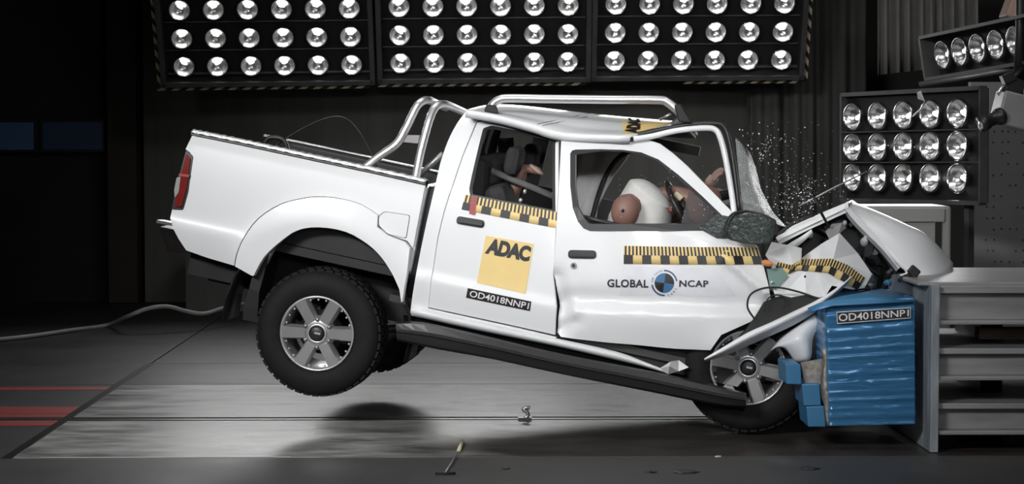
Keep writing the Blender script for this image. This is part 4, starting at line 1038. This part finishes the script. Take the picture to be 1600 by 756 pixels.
# --- black arch liner, loop of cable, white flare strip
panel('arch_liner', [(1152, 531), (1168, 512), (1182, 492), (1193, 474), (1205, 468), (1222, 463), (1236, 466), (1262, 461), (1288, 467), (1266, 486), (1230, 502), (1195, 516), (1165, 532)], lambda u, w: -.02, M['black'], tr, thick=.10, step=.03)
MB().tube(pathL([(1178, 497, -.06), (1168, 480, -.06), (1172, 461, -.06), (1190, 451, -.06), (1215, 449, -.06), (1245, 455, -.05), (1272, 464, -.05)]), .0055, 8).build('loose_cable', M['black'], tr)
MB().tube(pathL([(1194, 487, -.06), (1199, 468, -.06), (1210, 461, -.06), (1224, 463, -.06), (1228, 474, -.06), (1222, 485, -.06)]), .004, 8).build('loose_cable', M['black'], tr)
two_line_loft('arch_flare_strip', [(1100, 560), (1135, 539), (1169, 519), (1205, 503), (1238, 487), (1268, 473), (1293, 459), (1312, 446), (1331, 431)],
              [(1102, 565), (1137, 554), (1169, 540), (1208, 523), (1240, 508), (1266, 493), (1294, 473), (1314, 454), (1332, 433)],
              [(0, .02), (0, -.09), (.15, -.13), (.45, -.13), (.6, -.10), (1, -.06), (1, .02)], M['flare'], tr)
# lower white wing piece
lw = resamp(loftL([[(1203, 549, .06), (1218, 530, .02), (1240, 514, -.02), (1268, 494, -.02), (1286, 474, .02)],
            [(1216, 541, .0), (1232, 533, -.04), (1250, 520, -.05), (1275, 505, -.03), (1290, 490, .01)],
            [(1229, 546, .0), (1240, 540, -.05), (1258, 532, -.06), (1272, 528, .01), (1288, 520, .02)],
            [(1243, 566, .03), (1252, 566, -.01), (1264, 562, -.03), (1270, 556, .02), (1283, 545, .03)]]), 3)
MB().grid(lw).build('lower_wing', M['crumple'], tr, solid=.008)
MB().grid(loftL([[(1266, 500, .0), (1278, 496, .0), (1289, 492, .02)], [(1268, 530, .0), (1276, 530, -.01), (1286, 530, .02)], [(1262, 560, .02), (1272, 558, .0), (1284, 560, .03)], [(1264, 575, .03), (1276, 585, .02), (1288, 600, .04)]])).build('inner_wing', M['under'], tr, solid=.006)

# --- wheels
def wheel(name, pos, r, wdt, rim_r, spin, steer=0., flip=False, full=True):
    """part: tyre mesh; axis along v, outer face at -v"""
    P = [(rim_r*.98, .02), (rim_r*1.02, -.004), (rim_r*1.10, -.016), (rim_r*1.3, -.024), (r*.88, -.016), (r*.955, .004), (r*.985, .03), (r*.99, .06), (r*.99, wdt-.06), (r*.985, wdt-.03), (r*.95, wdt), (r*.8, wdt+.01), (rim_r, wdt-.02)]
    mb = MB().lathe(P, 56)
    n = 44
    for i in range(n):
        a = 2*math.pi*i/n
        for (y0, y1, off, rr) in ((.016, .065, 0, r*.960), (.072, wdt*.5-.006, .5, r*.976), (wdt*.5+.002, wdt-.072, .0, r*.976), (wdt-.065, wdt-.016, .5, r*.960)):
            aa = a+off*2*math.pi/n; Rm = Matrix.Rotation(-aa, 3, 'Y')
            mb.box(Rm @ Vector((rr, (y0+y1)/2, 0)), (.030, y1-y0, r*2*math.pi/n*.74), Rm)
    o = mb.build(name, M['tyre'], tr, recalc=False); o.location = pos; o.rotation_euler = (0, 0, steer)
    bm = bmesh.new(); bm.from_mesh(o.data); bmesh.ops.recalc_face_normals(bm, faces=bm.faces); bm.to_mesh(o.data); bm.free()
    rm = MB()
    rm.lathe([(rim_r*1.0, .0), (rim_r*1.02, -.010), (rim_r*.985, -.014), (rim_r*.95, -.004), (rim_r*.93, .03), (rim_r*.90, .10), (rim_r*.88, wdt-.03), (rim_r, wdt-.02)], 48, 1)
    rm.lathe([(.0, .085), (rim_r*.60, .085), (rim_r*.60, .11)], 30, 2)          # dark brake disc behind
    hub = [(.0, -.002), (rim_r*.30, -.002), (rim_r*.40, .004), (rim_r*.46, .022), (rim_r*.46, .06)]
    rm.lathe(hub, 36, 0)
    for k in range(6):
        a = R_(k*60)+spin; ca, sa = math.cos(a), math.sin(a)
        def pt(rad, tan, y): return Vector((rad*ca-tan*sa, y, rad*sa+tan*ca))
        r0, r1 = rim_r*.34, rim_r*.97; h0, h1 = rim_r*.130, rim_r*.150; lip = rim_r*.05
        f = [pt(r0, -h0, -.004), pt(r1, -h1, -.012), pt(r1, h1, -.012), pt(r0, h0, -.004)]
        s_ = [pt(r0, -h0-lip, .030), pt(r1, -h1-lip, .03), pt(r1, h1+lip, .03), pt(r0, h0+lip, .03)]
        b_ = [pt(r0, -h0-lip, .06), pt(r1, -h1-lip, .06), pt(r1, h1+lip, .06), pt(r0, h0+lip, .06)]
        rm.add(f, [(0, 1, 2, 3)], 0)
        rm.add(f+s_, [(0, 4, 5, 1), (1, 5, 6, 2), (2, 6, 7, 3), (3, 7, 4, 0)], 3); rm.add(s_+b_, [(0, 4, 5, 1), (2, 6, 7, 3)], 1)
        a2 = a+R_(30); ca, sa = math.cos(a2), math.sin(a2)
        for q in (-.3, 0, .3):       # rivets round the barrel
            a3 = a2+q*.8; rm.ell((rim_r*.90*math.cos(a3), .012, rim_r*.90*math.sin(a3)), (.007, .006, .007), 4, 1)
    ro = rm.build('rim', [M['alloy'], M['alloyd'], M['under'], M['chrome']], o)
    cp = MB().lathe([(0, -.026), (rim_r*.15, -.026), (rim_r*.20, -.020), (rim_r*.22, -.006), (rim_r*.22, .01)], 28); cp.build('centre_cap', M['plastic'], o)
    MB().lathe([(rim_r*.22, -.012), (rim_r*.25, -.014), (rim_r*.28, -.004), (rim_r*.28, .01)], 28).build('cap_ring', M['chrome'], o)
    MB().box((.006, -.027, .004), (rim_r*.16, .003, rim_r*.05)).build('cap_badge', M['chrome'], o)
    for k in range(6):
        a = R_(k*60+30)+spin
        MB().lathe([(0, -.012), (.010, -.012), (.013, -.004), (.013, .02)], 6, c=(rim_r*.37*math.cos(a), 0, rim_r*.37*math.sin(a))).build('wheel_nut', M['steel'], o)
    return o
rw = L(495, 521, .02)
wheel('rear_wheel', (rw.x, .03, rw.z), .366, .245, .213, R_(9.5))
fw_ = L(1169, 575, .0)
fw_ = L(1169, 574, .13)
wheel('front_wheel', (fw_.x, .13, fw_.z), .366, .235, .208, R_(-.5), steer=R_(2))
def far_wheel(pos, name):
    r = .366; rim_r = .21; P = [(rim_r, .0), (rim_r*1.3, -.02), (r*.95, .0), (r*.99, .05), (r*.99, .19), (r*.95, .235), (rim_r*1.2, .25), (rim_r, .235)]
    mb = MB().lathe(P, 40); n = 40
    for i in range(n):
        Rm = Matrix.Rotation(-2*math.pi*i/n, 3, 'Y')
        for y0 in (.045, .12, .19): mb.box(Rm @ Vector((r*.985, y0, 0)), (.03, .055, .035), Rm)
    o = mb.build(name, M['tyre'], tr); o.location = pos
    MB().lathe([(0, .05), (rim_r*.6, .05), (rim_r*.9, .1), (rim_r, .1), (rim_r, .22), (rim_r*.8, .16), (0, .16)], 32).build('rim', M['alloyd'], o)
far_wheel((rw.x+.02, 1.45, rw.z-.05), 'rear_wheel'); far_wheel((fw_.x+.25, 1.47, fw_.z+.0), 'front_wheel')
# chassis
MB().tube([(rw.x, .28, rw.z), (rw.x, 1.45, rw.z-.04)], .05, 10).ell((rw.x, .86, rw.z-.02), (.15, .12, .15), 10).build('rear_axle', M['under'], tr)
for v in (.45, 1.25): MB().box((.9, v, .16), (3.4, .07, .13)).build('chassis_rail', M['under'], tr)
MB().tube([(-.6, .36, .16), (0, .36, -.06), (.62, .36, .14)], .03, 6).build('leaf_spring', M['under'], tr)
MB().box((1.3, .85, .18), (1.5, .5, .14)).build('gearbox', M['under'], tr, bevel=.03)
MB().tube([(-.75, .95, .12), (.3, 1.0, .10), (1.6, 1.0, .10)], .035, 8).build('exhaust_pipe', M['under'], tr)
# cable loop standing in the bed
MB().tube(pathL([(428, 230, .75), (452, 213, .75), (480, 197, .75), (508, 185, .75), (530, 182, .75), (548, 190, .75), (566, 213, .75), (585, 250, .75), (590, 268, .75)]), .005, 6).build('sensor_cable', M['plastic'], tr)
MB().tube(pathL([(410, 232, .7), (418, 217, .7), (432, 215, .7), (444, 220, .7), (450, 236, .7)]), .014, 8).build('cable_coil', M['plastic'], tr)

# ================================================================== DUMMIES
def skin_body(nodes, edges):
    me = bpy.data.meshes.new('skin'); me.from_pydata([n[0] for n in nodes], edges, []); o = bpy.data.objects.new('skin', me); COL.objects.link(o)
    o.modifiers.new('s', 'SKIN'); 
    for i, n in enumerate(nodes): me.skin_vertices[0].data[i].radius = (n[1], n[1]); me.skin_vertices[0].data[i].use_root = (i == 0)
    sd = o.modifiers.new('u', 'SUBSURF'); sd.levels = 2; sd.render_levels = 2
    dg = bpy.context.evaluated_depsgraph_get(); em = bpy.data.meshes.new_from_object(o.evaluated_get(dg))
    vs = [v.co.copy() for v in em.vertices]; fs = [tuple(p.vertices) for p in em.polygons]
    bpy.data.objects.remove(o); bpy.data.meshes.remove(em); return vs, fs
def head(mb, c, fwd, up, s=1.):
    f = fwd.normalized(); r_ = f.cross(up).normalized(); u_ = r_.cross(f)
    Rm = Matrix((f, r_, u_)).transposed(); vs = []; n = 16
    for i in range(n+1):
        a = math.pi*i/n
        for k in range(2*n):
            b = math.pi*k/n; d = Vector((math.sin(a)*math.cos(b), math.sin(a)*math.sin(b), math.cos(a)))
            q = Vector((d.x*.098, d.y*.076, d.z*.115))
            if d.z < 0 and d.x > 0: q.x += .012*(-d.z)              # jaw
            if d.z < -.1: q.y *= 1-.25*(-d.z)
            q.x += .024*math.exp(-((d.y/.14)**2+((d.z+.08)/.16)**2))*(d.x > 0)     # nose
            q.x -= .010*math.exp(-(((abs(d.y)-.34)/.14)**2+((d.z-.1)/.12)**2))*(d.x > 0)     # eyes
            q.x -= .006*math.exp(-((d.y/.25)**2+((d.z+.45)/.06)**2))*(d.x > 0)     # mouth
            q.y += math.copysign(.014, d.y)*math.exp(-(((d.x+.05)/.14)**2+((d.z)/.2)**2))*(abs(d.y) > .7)   # ears
            vs.append(c+Rm @ (q*s))
    fs = [(i*2*n+k, i*2*n+(k+1) % (2*n), (i+1)*2*n+(k+1) % (2*n), (i+1)*2*n+k) for i in range(n) for k in range(2*n)]
    mb.add(vs, fs, 0, True)
def hand(mb, wrist, along, palm_n, s=1., curl=.5, side=1):
    a = along.normalized(); n = (palm_n - a*palm_n.dot(a)).normalized(); t = a.cross(n)*side
    pm = [wrist+a*(.0), wrist+a*.045*s, wrist+a*.09*s]
    mb.tube(pm, [.026*s, .040*s, .036*s], 10, flat=(1., .55) if abs(t.z) < .5 else (.55, 1.))
    for i, ln in enumerate((.068, .076, .072, .056)):
        b = wrist+a*.085*s+t*(.028-.0187*i)*s; d1 = a; pts = [b-a*.01]; p = b; ang = 0
        for sgm in (.45, .32, .23):
            ang += curl*(.5 if sgm == .45 else .8); d = a*math.cos(ang)+n*math.sin(ang); p = p+d*ln*sgm*s*1.05; pts.append(p)
        mb.tube(catmull(pts, 3), [.0092*s]*len(catmull(pts, 3))[:-1] if False else .0088*s, 7)
    b = wrist+a*.03*s+t*.03*s; pts = [b, b+(t*.7+a*.6).normalized()*.032*s, b+(t*.45+a*.8+n*.4).normalized()*.062*s]
    mb.tube(catmull(pts, 3), .0105*s, 7)
def dummy(name, base, label):
    e = empty(name, mtx=TRUCK @ Matrix.Translation(base)); tag(e, label, 'dummy'); return e
def rel(vs, base): return [v-base for v in vs]
# driver
base = L(985, 402, .45)
dr = dummy('crash_test_dummy', base, 'driver dummy in white shirt slumped over the steering wheel')
pel, ches, nk = L(960, 405, .47), L(1003, 322, .46), L(1050, 300, .44)
hd = L(1098, 318, .40)
shN, elN, wrN = L(978, 322, .24), L(972, 375, .26), L(1040, 368, .26)
shF, elF, wrF = L(1010, 315, .66), L(1035, 368, .72), L(1072, 350, .62)
kn, kf = L(1075, 398, .38), L(1080, 392, .60); an, af = L(1120, 470, .36), L(1125, 465, .6); tn, tf = L(1155, 478, .36), L(1160, 472, .6)
nodes = [(pel, .13), (pel.lerp(ches, .5), .10), (ches, .10), (nk, .05), (hd, .06), (shN, .075), (shN.lerp(elN, .5), .062), (elN, .046), (wrN, .032),
         (shF, .06), (elF, .043), (wrF, .03), (L(972, 410, .36), .09), (kn, .065), (an, .042), (tn, .038), (L(974, 408, .58), .09), (kf, .065), (af, .042), (tf, .038)]
edges = [(0, 1), (1, 2), (2, 3), (3, 4), (2, 5), (5, 6), (6, 7), (7, 8), (2, 9), (9, 10), (10, 11), (0, 12), (12, 13), (13, 14), (14, 15), (0, 16), (16, 17), (17, 18), (18, 19)]
vs, fs = skin_body(nodes, edges); mb = MB(); mb.add(rel(vs, base), fs, 0, True)
head(mb, hd-base, Vector((.75, 0, -.66)), Vector((.6, 0, .75)))
hand(mb, wrN-base, Vector((.9, 0, .25)), Vector((0, .6, .7)), 1., .7); hand(mb, wrF-base, Vector((.9, -.2, .2)), Vector((0, -.5, .8)), 1., .7)
mb.ell(L(977, 330, .19)-base, (.080, .07, .097), 14)
mb.build('body', M['skin'], dr, recalc=False)
nodes = [(L(975, 392, .45), .165), (L(992, 352, .42), .165), (L(1006, 325, .40), .17), (L(1019, 306, .40), .165), (L(1031, 294, .40), .10), (L(1005, 320, .62), .13)]
vs, fs = skin_body(nodes, [(0, 1), (1, 2), (2, 3), (3, 4), (2, 5)]); mb = MB().add(rel(vs, base), fs, 0, True); mb.build('shirt', M['shirt'], dr, recalc=False)
MB().ell(L(973, 329, .12)-base, (.010, .012, .010), 8).build('shoulder_bolt_hole', M['ink'], dr)
# passenger
base = L(1010, 400, 1.15)
pa = dummy('crash_test_dummy', base, 'front passenger dummy on the far side with hand raised at windscreen')
pel, ches, nk, hd = L(985, 402, 1.15), L(1035, 335, 1.12), L(1075, 312, 1.1), L(1115, 322, 1.08)
shN, elN, wrN = L(1045, 325, .92), L(1080, 318, .88), L(1103, 296, .86)
shF, elF, wrF = L(1050, 320, 1.33), L(1080, 340, 1.36), L(1110, 330, 1.3)
nodes = [(pel, .13), (pel.lerp(ches, .5), .12), (ches, .13), (nk, .055), (hd, .06), (shN, .06), (elN, .045), (wrN, .03), (shF, .06), (elF, .045), (wrF, .03), (L(1000, 405, 1.05), .09), (L(1080, 395, 1.05), .06), (L(1120, 455, 1.05), .045), (L(1000, 403, 1.25), .09), (L(1085, 392, 1.25), .06), (L(1125, 450, 1.25), .045)]
vs, fs = skin_body(nodes, [(0, 1), (1, 2), (2, 3), (3, 4), (2, 5), (5, 6), (6, 7), (2, 8), (8, 9), (9, 10), (0, 11), (11, 12), (12, 13), (0, 14), (14, 15), (15, 16)])
mb = MB().add(rel(vs, base), fs, 0, True); head(mb, hd-base, Vector((.85, 0, -.5)), Vector((.5, 0, .85)))
hand(mb, wrN-base, Vector((.35, -.1, .9)), Vector((.8, .4, -.2)), 1., .35); hand(mb, wrF-base, Vector((.9, 0, .2)), Vector((0, -.5, .8)), 1., .5)
mb.build('body', M['skinl'], pa, recalc=False)
# child dummy on the rear seat, one bare foot flung up
base = L(815, 395, .62)
ch = dummy('child_dummy', base, 'small dummy on the rear seat with one leg flung up')
pel = L(805, 372, .65); kn, an, to = L(800, 300, .52), L(820, 262, .50), L(846, 268, .48)
nodes = [(pel, .10), (L(795, 340, .7), .10), (L(785, 318, .75), .10), (L(782, 300, .78), .045), (L(790, 320, .58), .055), (kn, .050), (L(810, 282, .51), .040), (an, .030), (to, .024), (L(830, 350, .75), .05), (L(845, 385, .75), .035), (L(800, 325, .66), .04), (L(830, 335, .6), .028)]
vs, fs = skin_body(nodes, [(0, 1), (1, 2), (2, 3), (0, 4), (4, 5), (5, 6), (6, 7), (7, 8), (0, 9), (9, 10), (2, 11), (11, 12)])
mb = MB().add(rel(vs, base), fs, 0, True); head(mb, L(785, 285, .95)-base, Vector((.9, -.2, -.2)), Vector((0, 0, 1)), .8)
hand(mb, L(830, 335, .6)-base, Vector((.9, 0, .1)), Vector((0, -.5, .8)), .7, .5)
mb.build('body', M['skin'], ch, recalc=False)
MB().ell(L(838, 265, .47)-base, (.05, .03, .016), 8, 0, Matrix.Rotation(.45, 3, 'Y')).build('sole', M['skinl'], ch)

# ================================================================== FLYING BITS AND SMALL THINGS ON THE FLOOR
random.seed(21)
mb = MB()
def crumb(p, s):
    Rm = Euler((random.random()*6, random.random()*6, random.random()*6)).to_matrix()
    q = [Rm @ Vector(v)*s for v in ((1, 1, 1), (-1, -1, 1), (-1, 1, -1), (1, -1, -1))]
    mb.add([p+x for x in q], [(0, 1, 2), (0, 3, 1), (0, 2, 3), (1, 3, 2)])
for i in range(620):
    g = random.random()
    if g < .30: x, y = random.gauss(1190, 28), random.gauss(235, 18)
    elif g < .75: x, y = random.gauss(1250, 26), random.gauss(305, 22)
    elif g < .9: x, y = random.gauss(1205, 30), random.gauss(335, 18)
    else: x, y = random.uniform(1155, 1340), random.uniform(190, 345)
    if x < 1150 or x > 1360 or y > 360: continue
    crumb(TRUCK @ L(x, y, random.uniform(.0, .9)), random.choice([.001, .0012, .0015, .002, .0032]))
for i in range(40): crumb(TRUCK @ L(random.uniform(960, 1120), random.uniform(250, 350), random.uniform(-.12, -.05)), .0018)
o = mb.build('glass_spray', M['shard'], recalc=True); tag(o, 'spray of glass crumbs bursting from the broken windscreen', 'glass', kind='stuff')
o = MB().tube([atY(1248, 322, -.2), atY(1300, 295, -.15), atY(1354, 268, -.1)], [.004, .006, .005], 6).build('aerial_rod', M['wire']); tag(o, 'thin bright aerial rod flying above the folded bonnet', 'rod')
MB().tube([atY(1272, 308, -.22), atY(1284, 334, -.20), atY(1296, 356, -.18)], [.008, .008, .006], 6).build('black_stub', M['black'], o)
def flake(pts, Y, m, label, name='flying_fragment'):
    f = [atY(x, y, Y+.01*i) for i, (x, y) in enumerate(pts)]
    o = MB().add(f, [tuple(range(len(f)))]).build(name, m, solid=.008); tag(o, label, 'fragment'); return o
flake([(1433, 145), (1439, 142), (1445, 158), (1434, 154)], -.1, M['debris'], 'pale flying scrap in front of the top edge of the floodlight stand')
flake([(1426, 182), (1429, 178), (1437, 171), (1435, 175)], -.1, M['debris'], 'tiny bright sliver flying before the third lamp of the top row')
# tool and scraps on the floor
e = empty('marker_tool'); p0, p1, p2 = floorpt(722, 690, .012), floorpt(716, 706, .012), floorpt(696, 738, .012); e.location = p1
MB().tube([p0-p1, (p0-p1)*.1], [.011, .011], 8).build('grip', M['handle'], e); MB().tube([Vector((0, 0, 0)), p2-p1], .005, 6).build('shaft', M['wire'], e)
MB().tube([p2-p1+Vector((-.05, 0, -.004)), p2-p1+Vector((.05, 0, -.004))], .006, 6).build('foot', M['black'], e)
tag(e, 'thin tool with pale yellow grip lying on the foreground floor', 'tool')
e = empty('floor_hook'); c = floorpt(820, 656, 0); e.location = c
MB().tube(catmull([(0, 0, .01), (.02, 0, .03), (.005, 0, .055), (-.01, 0, .06), (.01, 0, .075), (.03, 0, .07)], 4), .012, 8).build('hook', M['steel'], e); MB().box((0, 0, .008), (.08, .06, .016)).build('base', M['rail'], e)
tag(e, 'small steel hook standing on the guide rail', 'hook')
def scrap(px, py, s, m, label):
    c = floorpt(px, py, 0); mb = MB(); n = 7
    top = [Vector((s*random.uniform(.6, 1.2)*math.cos(2*math.pi*i/n), s*.6*random.uniform(.6, 1.2)*math.sin(2*math.pi*i/n), .004+.3*s*random.random()*.4)) for i in range(n)]
    bot = [Vector((v.x*1.1, v.y*1.1, 0.0005)) for v in top]
    mb.add(top+bot, [tuple(range(n)), tuple(range(2*n-1, n-1, -1))]+[(i, i+n, (i+1) % n+n, (i+1) % n) for i in range(n)])
    o = mb.build('floor_scrap', m); o.location = c+Vector((0, 0, .001)); tag(o, label, 'scrap')
scrap(1122, 714, .02, M['debris'], 'small pale scrap on the floor seam below the front wheel')
scrap(1070, 738, .07, M['rail'], 'widest dark flat scrap on the front floor')
scrap(1263, 733, .05, M['rail'], 'dark flat scrap on the front floor below the blue block')
scrap(1017, 738, .03, M['rail'], 'small dark scrap left of the widest flat scrap on floor')
scrap(790, 733, .02, M['rail'], 'small dark scrap right of the thin yellow tool on floor')
